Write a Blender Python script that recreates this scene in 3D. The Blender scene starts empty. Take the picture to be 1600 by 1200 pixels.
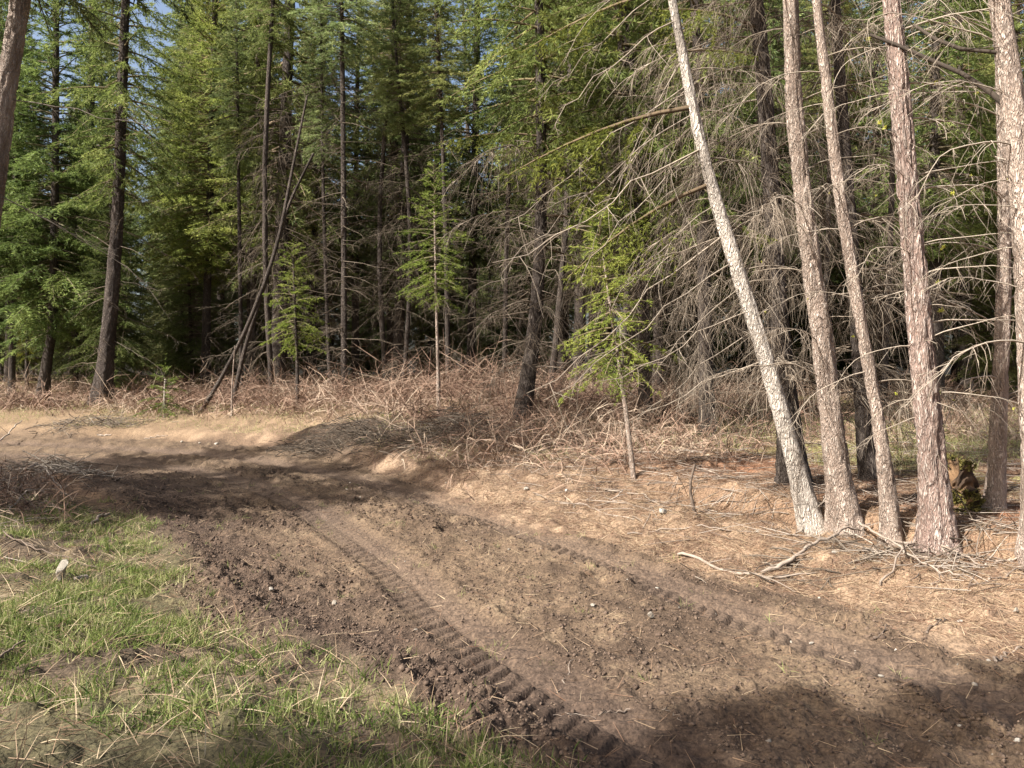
import bpy, math, random
import numpy as np
from mathutils import Matrix, Vector, Quaternion

SC = bpy.context.scene
COL = SC.collection
R = math.radians
rng = np.random.default_rng(11)
random.seed(11)

# ------------------------------------------------------------------ camera
EYE, FOC = 1.6, 1200.0                     # eye height; focal length in photo pixels (1600 wide)
cam_d = bpy.data.cameras.new("camera")
cam = bpy.data.objects.new("camera", cam_d)
COL.objects.link(cam)
cam.location = (0, 0, EYE)
cam.rotation_euler = (R(90), 0, 0)
cam_d.sensor_width = 36
cam_d.lens = 27
cam_d.clip_start = 0.05
cam_d.clip_end = 2000
SC.camera = cam

# ------------------------------------------------------------------ sky and sun
SUN_ELEV, SUN_AZ = 42.0, -121.0            # azimuth clockwise from +Y (behind the camera to the left)
world = bpy.data.worlds.new("World")
SC.world = world
world.use_nodes = True
nt = world.node_tree
nt.nodes.clear()
sky = nt.nodes.new("ShaderNodeTexSky")
sky.sky_type = 'NISHITA'
sky.sun_disc = False
sky.sun_elevation = R(SUN_ELEV)
sky.sun_rotation = R(SUN_AZ)
sky.air_density = 1.0
sky.dust_density = 6.0
sky.ozone_density = 1.0
bg = nt.nodes.new("ShaderNodeBackground")
bg.inputs[1].default_value = 0.09
wo = nt.nodes.new("ShaderNodeOutputWorld")
nt.links.new(sky.outputs[0], bg.inputs[0])
nt.links.new(bg.outputs[0], wo.inputs[0])

sun_d = bpy.data.lights.new("sun", 'SUN')
sun_d.energy = 5.0
sun_d.angle = R(0.5)
sun_d.color = (1.0, 0.97, 0.92)
sun = bpy.data.objects.new("sun", sun_d)
COL.objects.link(sun)
se, sa = R(SUN_ELEV), R(SUN_AZ)
to_sun = Vector((math.sin(sa) * math.cos(se), math.cos(sa) * math.cos(se), math.sin(se)))
sun.rotation_euler = to_sun.to_track_quat('Z', 'Y').to_euler()
sun.location = to_sun * 60
SC.view_settings.view_transform = 'Standard'
SC.view_settings.look = 'None'
SC.view_settings.gamma = 1
SC.view_settings.use_curve_mapping = False
SC.view_settings.exposure = 1.5

# ------------------------------------------------------------------ noise helpers (numpy)
def _hash(ix, iy, seed):
    h = (ix.astype(np.int64) * 374761393 + iy.astype(np.int64) * 668265263 + seed * 1274126177) & 0xffffffff
    h = ((h ^ (h >> 13)) * 1274126177) & 0xffffffff
    h = (h ^ (h >> 16)) & 0xffffffff
    return h.astype(np.float64) / 4294967295.0

def vnoise(x, y, seed=0, wrap=None):
    x = np.asarray(x, float); y = np.asarray(y, float)
    ix = np.floor(x); iy = np.floor(y)
    fx = x - ix; fy = y - iy
    ux = fx * fx * fx * (fx * (fx * 6 - 15) + 10); uy = fy * fy * fy * (fy * (fy * 6 - 15) + 10)
    ix0, ix1 = ix, ix + 1
    if wrap:
        ix0 = np.mod(ix0, wrap); ix1 = np.mod(ix1, wrap)
    a = _hash(ix0, iy, seed); b = _hash(ix1, iy, seed)
    c = _hash(ix0, iy + 1, seed); d = _hash(ix1, iy + 1, seed)
    return (a + (b - a) * ux) * (1 - uy) + (c + (d - c) * ux) * uy

def fbm(x, y, seed=0, oct=4):
    s = 0; a = 1; t = 0
    for i in range(oct):
        s = s + a * vnoise(x * 2 ** i + 17.3 * i, y * 2 ** i - 9.1 * i, seed + i); t += a; a *= 0.5
    return s / t

def cells(x, y, size, seed=0, keep=1.0, rad=0.5):
    """Rounded lumps on a jittered grid, 0..1."""
    x = np.asarray(x) / size; y = np.asarray(y) / size
    ix = np.floor(x); iy = np.floor(y)
    out = np.zeros_like(x)
    for dx in (-1, 0, 1):
        for dy in (-1, 0, 1):
            cx = ix + dx; cy = iy + dy
            px = cx + _hash(cx, cy, seed); py = cy + _hash(cx, cy, seed + 1)
            r = rad * (0.35 + 0.75 * _hash(cx, cy, seed + 2)) * (_hash(cx, cy, seed + 3) < keep)
            q = 1 - ((x - px) ** 2 + (y - py) ** 2) / np.maximum(r * r, 1e-6)
            out = np.maximum(out, np.sqrt(np.clip(q, 0, 1)) * r / rad)
    return out

def ss(a, b, x):
    t = np.clip((np.asarray(x) - a) / (b - a), 0, 1)
    return t * t * (3 - 2 * t)

# ------------------------------------------------------------------ mesh helpers
def link(name, me, parent=None, mat=None):
    o = bpy.data.objects.new(name, me)
    COL.objects.link(o)
    if parent is not None:
        o.parent = parent
    if mat is not None and me is not None and not me.materials:
        me.materials.append(mat)
    return o

def mesh(name, V, polys, mat=None, smooth=False, fattr=None, mats=None, midx=None):
    """polys: list of int arrays (N,3) or (N,4)."""
    me = bpy.data.meshes.new(name)
    V = np.asarray(V, np.float32)
    me.vertices.add(len(V))
    me.vertices.foreach_set("co", V.ravel())
    polys = [np.asarray(p, np.int32) for p in polys if len(p)]
    tot = np.concatenate([np.full(len(p), p.shape[1], np.int32) for p in polys])
    idx = np.concatenate([p.ravel() for p in polys])
    start = np.concatenate([[0], np.cumsum(tot)[:-1]]).astype(np.int32)
    me.loops.add(len(idx)); me.loops.foreach_set("vertex_index", idx)
    me.polygons.add(len(tot)); me.polygons.foreach_set("loop_start", start)
    me.polygons.foreach_set("loop_total", tot)
    if smooth:
        me.polygons.foreach_set("use_smooth", np.ones(len(tot), bool))
    for k, a in (fattr or {}).items():
        a = np.asarray(a, np.float32)
        if a.ndim == 1:
            at = me.attributes.new(k, 'FLOAT', 'POINT'); at.data.foreach_set("value", a)
        else:
            at = me.attributes.new(k, 'FLOAT_COLOR', 'POINT')
            if a.shape[1] == 3:
                a = np.concatenate([a, np.ones((len(a), 1), np.float32)], 1)
            at.data.foreach_set("color", a.ravel())
    for m in (mats or ([mat] if mat else [])):
        me.materials.append(m)
    if midx is not None:
        me.polygons.foreach_set("material_index", np.asarray(midx, np.int32))
    me.update(calc_edges=True)
    me.validate()
    return me

class Bag:
    """Collects geometry for one mesh, with a per-vertex 'tint' and a material index."""
    def __init__(s):
        s.V = []; s.T = []; s.Q = []; s.n = 0; s.tint = []; s.tm = []; s.qm = []
    def add(s, V, F, tint=0.5, m=0):
        V = np.asarray(V, float).reshape(-1, 3); F = np.asarray(F, np.int64)
        if len(V) == 0: return
        s.V.append(V)
        s.tint.append(np.broadcast_to(np.asarray(tint, float), (len(V),)))
        if F.shape[1] == 3: s.T.append(F + s.n); s.tm.append(np.full(len(F), m))
        else: s.Q.append(F + s.n); s.qm.append(np.full(len(F), m))
        s.n += len(V)
    def build(s, name, mats, smooth=False):
        P = []; M = []
        if s.T: P.append(np.concatenate(s.T)); M.append(np.concatenate(s.tm))
        if s.Q: P.append(np.concatenate(s.Q)); M.append(np.concatenate(s.qm))
        return mesh(name, np.concatenate(s.V), P, mats=mats, midx=np.concatenate(M), smooth=smooth,
                    fattr={"tint": np.concatenate(s.tint)})

def nrm(v):
    return v / np.maximum(np.linalg.norm(v, axis=-1, keepdims=True), 1e-9)

def tubes(P, rad, sides=3):
    """P (M,K,3), rad (M,K) -> many open tubes."""
    P = np.asarray(P, float); M, K, _ = P.shape
    rad = np.broadcast_to(np.asarray(rad, float), (M, K))
    T = np.empty_like(P)
    T[:, 1:-1] = P[:, 2:] - P[:, :-2]; T[:, 0] = P[:, 1] - P[:, 0]; T[:, -1] = P[:, -1] - P[:, -2]
    T = nrm(T)
    mean = nrm(P[:, -1] - P[:, 0])
    ref = np.where(np.abs(mean[:, 2:3]) > 0.8, np.array([[1.0, 0.13, 0]]), np.array([[0.05, 0.02, 1.0]]))
    n1 = nrm(np.cross(T, ref[:, None, :])); n2 = np.cross(T, n1)
    a = np.arange(sides) * 2 * math.pi / sides
    V = P[:, :, None, :] + rad[:, :, None, None] * (np.cos(a)[None, None, :, None] * n1[:, :, None, :] + np.sin(a)[None, None, :, None] * n2[:, :, None, :])
    base = (np.arange(M) * K * sides)[:, None, None]
    k = np.arange(K - 1)[None, :, None] * sides
    j = np.arange(sides)[None, None, :]; j2 = (j + 1) % sides
    F = np.stack([base + k + j, base + k + j2, base + k + sides + j2, base + k + sides + j], -1).reshape(-1, 4)
    return V.reshape(-1, 3), F

def ribbons(P, w):
    """P (M,K,3), w (M,K): flat blades with a random facing; last width may be 0."""
    P = np.asarray(P, float); M, K, _ = P.shape
    w = np.broadcast_to(np.asarray(w, float), (M, K))
    ax = P[:, -1] - P[:, 0]
    f = nrm(np.cross(ax, rng.normal(size=(M, 3))))
    V = np.stack([P - f[:, None] * w[..., None] * .5, P + f[:, None] * w[..., None] * .5], 2)
    base = (np.arange(M) * K * 2)[:, None]; k = np.arange(K - 1)[None, :] * 2
    F = np.stack([base + k, base + k + 1, base + k + 3, base + k + 2], -1).reshape(-1, 4)
    return V.reshape(-1, 3), F

def tag(o, label=None, cat=None, group=None, kind=None):
    if label: o["label"] = label
    if cat: o["category"] = cat
    if group: o["group"] = group
    if kind: o["kind"] = kind
    return o

# ------------------------------------------------------------------ materials
def new_mat(name):
    m = bpy.data.materials.new(name); m.use_nodes = True
    n = m.node_tree; n.nodes.clear()
    return m, n, n.nodes.new("ShaderNodeOutputMaterial")

def node(n, t, **kw):
    x = n.nodes.new(t)
    for k, v in kw.items(): setattr(x, k, v)
    return x

def ramp(n, fac, stops):
    r = node(n, "ShaderNodeValToRGB")
    el = r.color_ramp.elements
    while len(el) < len(stops): el.new(0.5)
    for e, (p, c) in zip(el, stops):
        e.position = p; e.color = (*c, 1)
    n.links.new(fac, r.inputs[0])
    return r.outputs[0]

def mixc(n, a, b, fac, mode='MIX'):
    x = node(n, "ShaderNodeMix", data_type='RGBA', blend_type=mode)
    for s, v in ((0, fac), (6, a), (7, b)):
        if isinstance(v, (int, float)): x.inputs[s].default_value = v
        elif isinstance(v, tuple): x.inputs[s].default_value = (*v, 1)
        else: n.links.new(v, x.inputs[s])
    return x.outputs[2]

def foliage_mat(name, dark, mid, light, trans=0.3):
    m, n, out = new_mat(name)
    at = node(n, "ShaderNodeAttribute", attribute_name="tint")
    c = ramp(n, at.outputs["Fac"], [(0.0, dark), (0.5, mid), (1.0, light)])
    oi = node(n, "ShaderNodeObjectInfo")
    c = mixc(n, c, oi.outputs["Color"], 1.0, 'MULTIPLY')
    d = node(n, "ShaderNodeBsdfPrincipled")
    d.inputs["Roughness"].default_value = 0.55
    d.inputs["Specular IOR Level"].default_value = 0.12
    n.links.new(c, d.inputs["Base Color"])
    t = node(n, "ShaderNodeBsdfTranslucent")
    n.links.new(c, t.inputs[0])
    mx = node(n, "ShaderNodeMixShader"); mx.inputs[0].default_value = trans
    n.links.new(d.outputs[0], mx.inputs[1]); n.links.new(t.outputs[0], mx.inputs[2])
    n.links.new(mx.outputs[0], out.inputs[0])
    return m

def plain_mat(name, stops, rough=0.9, scale=8.0, bump=0.0, objcol=False):
    """colour from the tint attribute, broken up by noise."""
    m, n, out = new_mat(name)
    at = node(n, "ShaderNodeAttribute", attribute_name="tint")
    tc = node(n, "ShaderNodeTexCoord")
    nz = node(n, "ShaderNodeTexNoise"); nz.inputs["Scale"].default_value = scale; nz.inputs["Detail"].default_value = 6
    n.links.new(tc.outputs["Object"], nz.inputs["Vector"])
    ma = node(n, "ShaderNodeMath", operation='MULTIPLY_ADD'); ma.inputs[1].default_value = 0.5; ma.inputs[2].default_value = -0.25
    n.links.new(nz.outputs[0], ma.inputs[0])
    ad = node(n, "ShaderNodeMath", operation='ADD'); n.links.new(ma.outputs[0], ad.inputs[0]); n.links.new(at.outputs["Fac"], ad.inputs[1])
    c = ramp(n, ad.outputs[0], stops)
    if objcol:
        oi = node(n, "ShaderNodeObjectInfo"); c = mixc(n, c, oi.outputs["Color"], 1.0, 'MULTIPLY')
    d = node(n, "ShaderNodeBsdfPrincipled"); d.inputs["Roughness"].default_value = rough
    d.inputs["Specular IOR Level"].default_value = 0.2
    n.links.new(c, d.inputs["Base Color"])
    if bump:
        b = node(n, "ShaderNodeBump"); b.inputs["Strength"].default_value = 0.8; b.inputs["Distance"].default_value = bump
        n.links.new(nz.outputs[0], b.inputs["Height"]); n.links.new(b.outputs[0], d.inputs["Normal"])
    n.links.new(d.outputs[0], out.inputs[0])
    return m

def bark_mat(name, furrow, plate, pale, sx=9.0, sz=2.6):
    m, n, out = new_mat(name)
    tc = node(n, "ShaderNodeTexCoord")
    mp = node(n, "ShaderNodeMapping"); mp.inputs["Scale"].default_value = (sx, sx, sz)
    n.links.new(tc.outputs["Object"], mp.inputs[0])
    wn = node(n, "ShaderNodeTexNoise"); wn.inputs["Scale"].default_value = 2.0; wn.inputs["Detail"].default_value = 3
    n.links.new(mp.outputs[0], wn.inputs["Vector"])
    wv = node(n, "ShaderNodeVectorMath", operation='MULTIPLY_ADD')
    wv.inputs[1].default_value = (1.5, 1.5, 1.1)
    n.links.new(wn.outputs["Color"], wv.inputs[0]); n.links.new(mp.outputs[0], wv.inputs[2])
    vo = node(n, "ShaderNodeTexVoronoi", feature='DISTANCE_TO_EDGE'); vo.inputs["Scale"].default_value = 3.0
    n.links.new(wv.outputs[0], vo.inputs["Vector"])
    nz = node(n, "ShaderNodeTexNoise"); nz.inputs["Scale"].default_value = 7.0; nz.inputs["Detail"].default_value = 9; nz.inputs["Roughness"].default_value = 0.7
    n.links.new(mp.outputs[0], nz.inputs["Vector"])
    at = node(n, "ShaderNodeAttribute", attribute_name="tint")
    e = node(n, "ShaderNodeMath", operation='MULTIPLY', use_clamp=True); e.inputs[1].default_value = 3.0
    n.links.new(vo.outputs["Distance"], e.inputs[0])
    pc = ramp(n, nz.outputs[0], [(0.28, tuple(0.5 * x for x in plate)), (0.5, plate), (0.72, pale)])
    c = mixc(n, furrow, pc, e.outputs[0])
    big = node(n, "ShaderNodeTexNoise"); big.inputs["Scale"].default_value = 0.38; big.inputs["Detail"].default_value = 4
    n.links.new(mp.outputs[0], big.inputs["Vector"])
    c = mixc(n, c, ramp(n, big.outputs[0], [(0.32, (0.5, 0.47, 0.44)), (0.5, (0.95, 0.94, 0.92)), (0.68, (1.15, 1.13, 1.1))]), 1.0, 'MULTIPLY')
    c = mixc(n, furrow, c, at.outputs["Fac"])
    d = node(n, "ShaderNodeBsdfPrincipled"); d.inputs["Roughness"].default_value = 0.92
    d.inputs["Specular IOR Level"].default_value = 0.15
    n.links.new(c, d.inputs["Base Color"])
    hsum = node(n, "ShaderNodeMath", operation='MULTIPLY_ADD'); hsum.inputs[1].default_value = 0.6
    n.links.new(nz.outputs[0], hsum.inputs[0]); n.links.new(e.outputs[0], hsum.inputs[2])
    b = node(n, "ShaderNodeBump"); b.inputs["Strength"].default_value = 0.9; b.inputs["Distance"].default_value = 0.018
    n.links.new(hsum.outputs[0], b.inputs["Height"]); n.links.new(b.outputs[0], d.inputs["Normal"])
    n.links.new(d.outputs[0], out.inputs[0])
    return m

M_GREEN = foliage_mat("fir_needles", (0.038, 0.056, 0.022), (0.125, 0.150, 0.056), (0.275, 0.290, 0.125), 0.45)
M_LIME = foliage_mat("young_fir_needles", (0.06, 0.085, 0.02), (0.14, 0.175, 0.042), (0.26, 0.28, 0.08), 0.42)
M_TWIG = plain_mat("dead_twig_bark", [(0.1, (0.042, 0.032, 0.024)), (0.5, (0.118, 0.092, 0.068)), (0.9, (0.27, 0.23, 0.185))], 0.9, 5, objcol=True)
M_STICK = plain_mat("weathered_stick", [(0.1, (0.06, 0.043, 0.032)), (0.5, (0.17, 0.13, 0.10)), (0.9, (0.33, 0.28, 0.23))], 0.9, 14, 0.004)
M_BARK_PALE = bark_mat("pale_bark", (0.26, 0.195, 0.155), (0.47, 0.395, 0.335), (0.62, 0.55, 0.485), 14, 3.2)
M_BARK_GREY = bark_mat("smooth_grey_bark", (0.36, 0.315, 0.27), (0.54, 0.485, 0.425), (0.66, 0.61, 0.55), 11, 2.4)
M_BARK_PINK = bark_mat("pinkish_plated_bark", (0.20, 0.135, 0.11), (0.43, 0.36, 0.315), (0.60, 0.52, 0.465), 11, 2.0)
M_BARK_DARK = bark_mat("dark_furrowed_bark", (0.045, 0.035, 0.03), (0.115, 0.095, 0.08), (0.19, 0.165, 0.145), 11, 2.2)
M_BRUSH = plain_mat("dry_brush", [(0.0, (0.07, 0.042, 0.03)), (0.35, (0.165, 0.10, 0.07)), (0.65, (0.255, 0.175, 0.125)), (1.0, (0.38, 0.30, 0.22))], 0.9, 2)
M_STRAW = foliage_mat("straw", (0.125, 0.066, 0.042), (0.25, 0.168, 0.108), (0.41, 0.33, 0.215), 0.2)
M_GRASS = foliage_mat("spring_grass", (0.06, 0.10, 0.02), (0.18, 0.215, 0.06), (0.42, 0.375, 0.21), 0.4)
M_SOIL = plain_mat("soil_clod", [(0.1, (0.05, 0.034, 0.024)), (0.5, (0.098, 0.067, 0.048)), (0.9, (0.16, 0.115, 0.082))], 0.95, 30, 0.01)
M_STONE = plain_mat("pale_stone", [(0.1, (0.13, 0.108, 0.085)), (0.5, (0.25, 0.22, 0.18)), (0.9, (0.42, 0.385, 0.33))], 0.85, 16, 0.006)
M_MOSS = foliage_mat("moss", (0.03, 0.03, 0.01), (0.09, 0.08, 0.022), (0.17, 0.14, 0.04), 0.0)
M_LICHEN = foliage_mat("lichen", (0.30, 0.30, 0.03), (0.48, 0.47, 0.08), (0.62, 0.60, 0.16), 0.2)
M_ROT = plain_mat("rotten_wood", [(0.1, (0.02, 0.014, 0.01)), (0.45, (0.06, 0.038, 0.024)), (0.75, (0.13, 0.075, 0.038)), (1.0, (0.22, 0.14, 0.075))], 0.95, 9, 0.03)

# ------------------------------------------------------------------ terrain
def poly_dist(x, y, pts, want_s=False):
    """signed distance to an open polyline (positive on its right), and arc length."""
    pts = np.asarray(pts, float)
    x = np.asarray(x, float); y = np.asarray(y, float)
    best = np.full(x.shape, 1e9); sg = np.ones(x.shape); s_ = np.zeros(x.shape); acc = 0
    for (ax, ay), (bx, by) in zip(pts[:-1], pts[1:]):
        dx, dy = bx - ax, by - ay; L = math.hypot(dx, dy)
        t = np.clip(((x - ax) * dx + (y - ay) * dy) / (L * L), 0, 1)
        d = np.hypot(x - ax - t * dx, y - ay - t * dy)
        c = (x - ax) * dy - (y - ay) * dx
        m = d < best
        best = np.where(m, d, best); sg = np.where(m, np.sign(c), sg); s_ = np.where(m, acc + t * L, s_)
        acc += L
    return (best * sg, s_) if want_s else best * sg

def smooth_line(p, n=6):
    p = np.asarray(p, float); out = []
    q = np.vstack([2 * p[0] - p[1], p, 2 * p[-1] - p[-2]])
    for i in range(1, len(q) - 2):
        for t in np.linspace(0, 1, n, endpoint=False):
            a, b, c, d = q[i - 1], q[i], q[i + 1], q[i + 2]
            out.append(0.5 * ((2 * b) + (-a + c) * t + (2 * a - 5 * b + 4 * c - d) * t * t + (-a + 3 * b - 3 * c + d) * t ** 3))
    out.append(p[-1])
    return np.array(out)

ROAD = smooth_line([(8, -9), (5.3, -3.5), (3.2, 0.8), (1.75, 3.0), (0.55, 4.7), (-0.8, 6.6), (-2.0, 8.4), (-3.0, 9.9),
                    (-4.1, 11.4), (-5.8, 12.6), (-9.3, 13.9), (-15, 15.2), (-30, 17), (-60, 19)])
TRACK1 = smooth_line([(2.7, 0.2), (0.95, 2.8), (0.2, 4.0), (-.43, 5.2), (-1.13, 6.8), (-2.75, 9.6), (-4.2, 11.2), (-6, 12.3), (-9.3, 13.4), (-15, 14.6)])
TRACK2 = smooth_line([(4.8, 0.2), (3.0, 2.8), (2.2, 4.2), (1.35, 5.6), (0.75, 6.9), (-.9, 9.3), (-2.6, 11.3), (-5.2, 13.2), (-9.3, 14.6), (-15, 15.8)])
HALF = 1.7

def edges(x, y):
    e = poly_dist(x, y, ROAD) - HALF                  # >0: right / far side of the road
    return e, -(e + 2 * HALF) + .55 * (1 - ss(3.1, 5.4, y))   # >0: left / near side

def base_h(x, y):
    k = 1.3
    t = np.logaddexp(0, (y - 7) / k) * k
    z = 0.06 * t
    return np.where(z > 1.5, 1.5 + 0.55 * (1 - np.exp(-(z - 1.5) / 0.55 * 0.5)), z)

def smooth_h(x, y):
    """terrain without the fine relief"""
    x = np.asarray(x, float); y = np.asarray(y, float)
    z = base_h(x, y)
    e, el = edges(x, y)
    wob = 0.35 * (vnoise(x * 0.9, y * 0.9, 5) - 0.5)
    near = 1 - ss(8.5, 11, y)
    z = z + (0.12 * ss(0.1, 1.3, e) + 0.22 * ss(1.8 + wob, 2.1 + wob, e)) * near
    z = z + (0.17 * ss(0.0, 0.45, e + wob) + 0.16 * ss(0.5, 1.9, e)) * (1 - near)
    z = z + 0.38 * np.exp(-(((x + .8) / 4.2) ** 2 + ((y - 17.2) / 2.2) ** 2))
    # heap of turned soil past the outside of the bend
    z = z + 0.26 * np.exp(-(((x + 2.9) / 1.25) ** 2 + ((y - 13.8) / 0.75) ** 2))
    z = z + 0.20 * np.exp(-(((x + 0.6) / 1.1) ** 2 + ((y - 12.6) / 0.8) ** 2))
    z = z + 0.16 * ss(0.0, 1.2, el) + 0.10 * ss(1.5, 6, el)
    z = z + 0.08 * np.exp(-((el + 0.05) / 0.25) ** 2) * ss(3, 5, y)     # berm of soil thrown up on the left edge
    z = z + 0.12 * (fbm(x * 0.35, y * 0.35, 21, 3) - 0.5) * ss(0, 2.5, np.maximum(e, el))
    return z

def rays(px, py):
    """where the sight line through photo pixel (px,py) meets the ground"""
    d = np.concatenate([np.arange(2.0, 30, 0.01), np.arange(30, 120, 0.1)])
    x = (px - 800) / FOC * d
    zr = EYE - (py - 600) / FOC * d
    g = smooth_h(x, d)
    k = np.argmax(g >= zr)
    if g[k] < zr[k]: k = len(d) - 1
    return np.array([x[k], d[k], g[k]])

def tread(x, y, line, hw, depth, per, seed):
    t, s = poly_dist(x, y, line, True)
    ins = ss(hw, hw - 0.05, np.abs(t))
    ph = (s + 0.55 * np.abs(t) + .03 * vnoise(x * 5, y * 5, seed + 8) + np.where(t > 0, per * .5, 0)) / per
    lug = ss(0.10, 0.26, np.abs((ph % 1) - 0.5)) * ss(0.015, .05, np.abs(t)) * (.25 + 1.3 * fbm(x * 7, y * 7, seed + 3, 3))
    keep = 0.45 + 0.55 * ss(0.25, 0.45, vnoise(s * 0.9, t * 0 + 3.0, seed))
    z = -0.018 * ins + (lug - 0.5) * depth * ins * keep
    z = z + 0.020 * np.exp(-((np.abs(t) - hw - 0.05) / 0.07) ** 2) * fbm(x * 13, y * 13, seed + 4, 3)
    return z, ins * keep

def masks(x, y):
    e, el = edges(x, y)
    w = 0.9 * (fbm(x * 1.1, y * 1.1, 31, 4) - 0.5)
    dirt = ss(0.22, -0.12, e + w * 0.8) * ss(0.30, -0.10, el + w * 0.9)
    return e, el, dirt

def fine_h(x, y):
    e, el, dirt = masks(x, y)
    r = np.hypot(x, y)
    fade = 1 - ss(14, 24, r)
    t1, i1 = tread(x, y, TRACK1, 0.26, 0.028, 0.135, 61)
    t2, i2 = tread(x, y, TRACK2, 0.24, 0.034, 0.12, 67)
    inside = np.maximum(ss(0.34, 0.22, np.abs(poly_dist(x, y, TRACK1))), 0.8 * ss(0.26, 0.16, np.abs(poly_dist(x, y, TRACK2))))
    rough = dirt * (1 - 0.85 * inside)
    lump = 0.25 + 0.75 * ss(0.42, 0.62, fbm(x * 0.8, y * 0.8, 77, 3))
    edge = np.exp(-((el + 0.2) / 0.45) ** 2)
    z = rough * (lump + 0.15 * edge) * (0.026 * cells(x + .16 * fbm(x * 9, y * 9, 5, 3), y + .16 * fbm(x * 9, y * 9, 6, 3), 0.10, 91, 0.45, 0.55) * (.4 + 1.2 * vnoise(x * 40, y * 40, 7)) + 0.024 * cells(x, y, 0.05, 95, 0.7, 0.6))
    z = z + rough * (0.062 * (fbm(x * 6, y * 6, 99, 5) - 0.5) * 2 + 0.030 * np.abs(vnoise(x * 19, y * 19, 105) - .5) * 2) * (0.5 + 0.5 * lump)
    z = z + (t1 + t2) * dirt
    off = 1 - dirt
    z = z + off * (0.10 * (fbm(x * 2.2, y * 2.2, 41, 5) - 0.5) + 0.035 * cells(x, y, 0.17, 43, 0.35, 0.5) + 0.055 * (fbm(x * 9, y * 9, 47, 3) - 0.5))
    return z * fade

def ground_h(x, y):
    return smooth_h(x, y) + fine_h(x, y)

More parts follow.
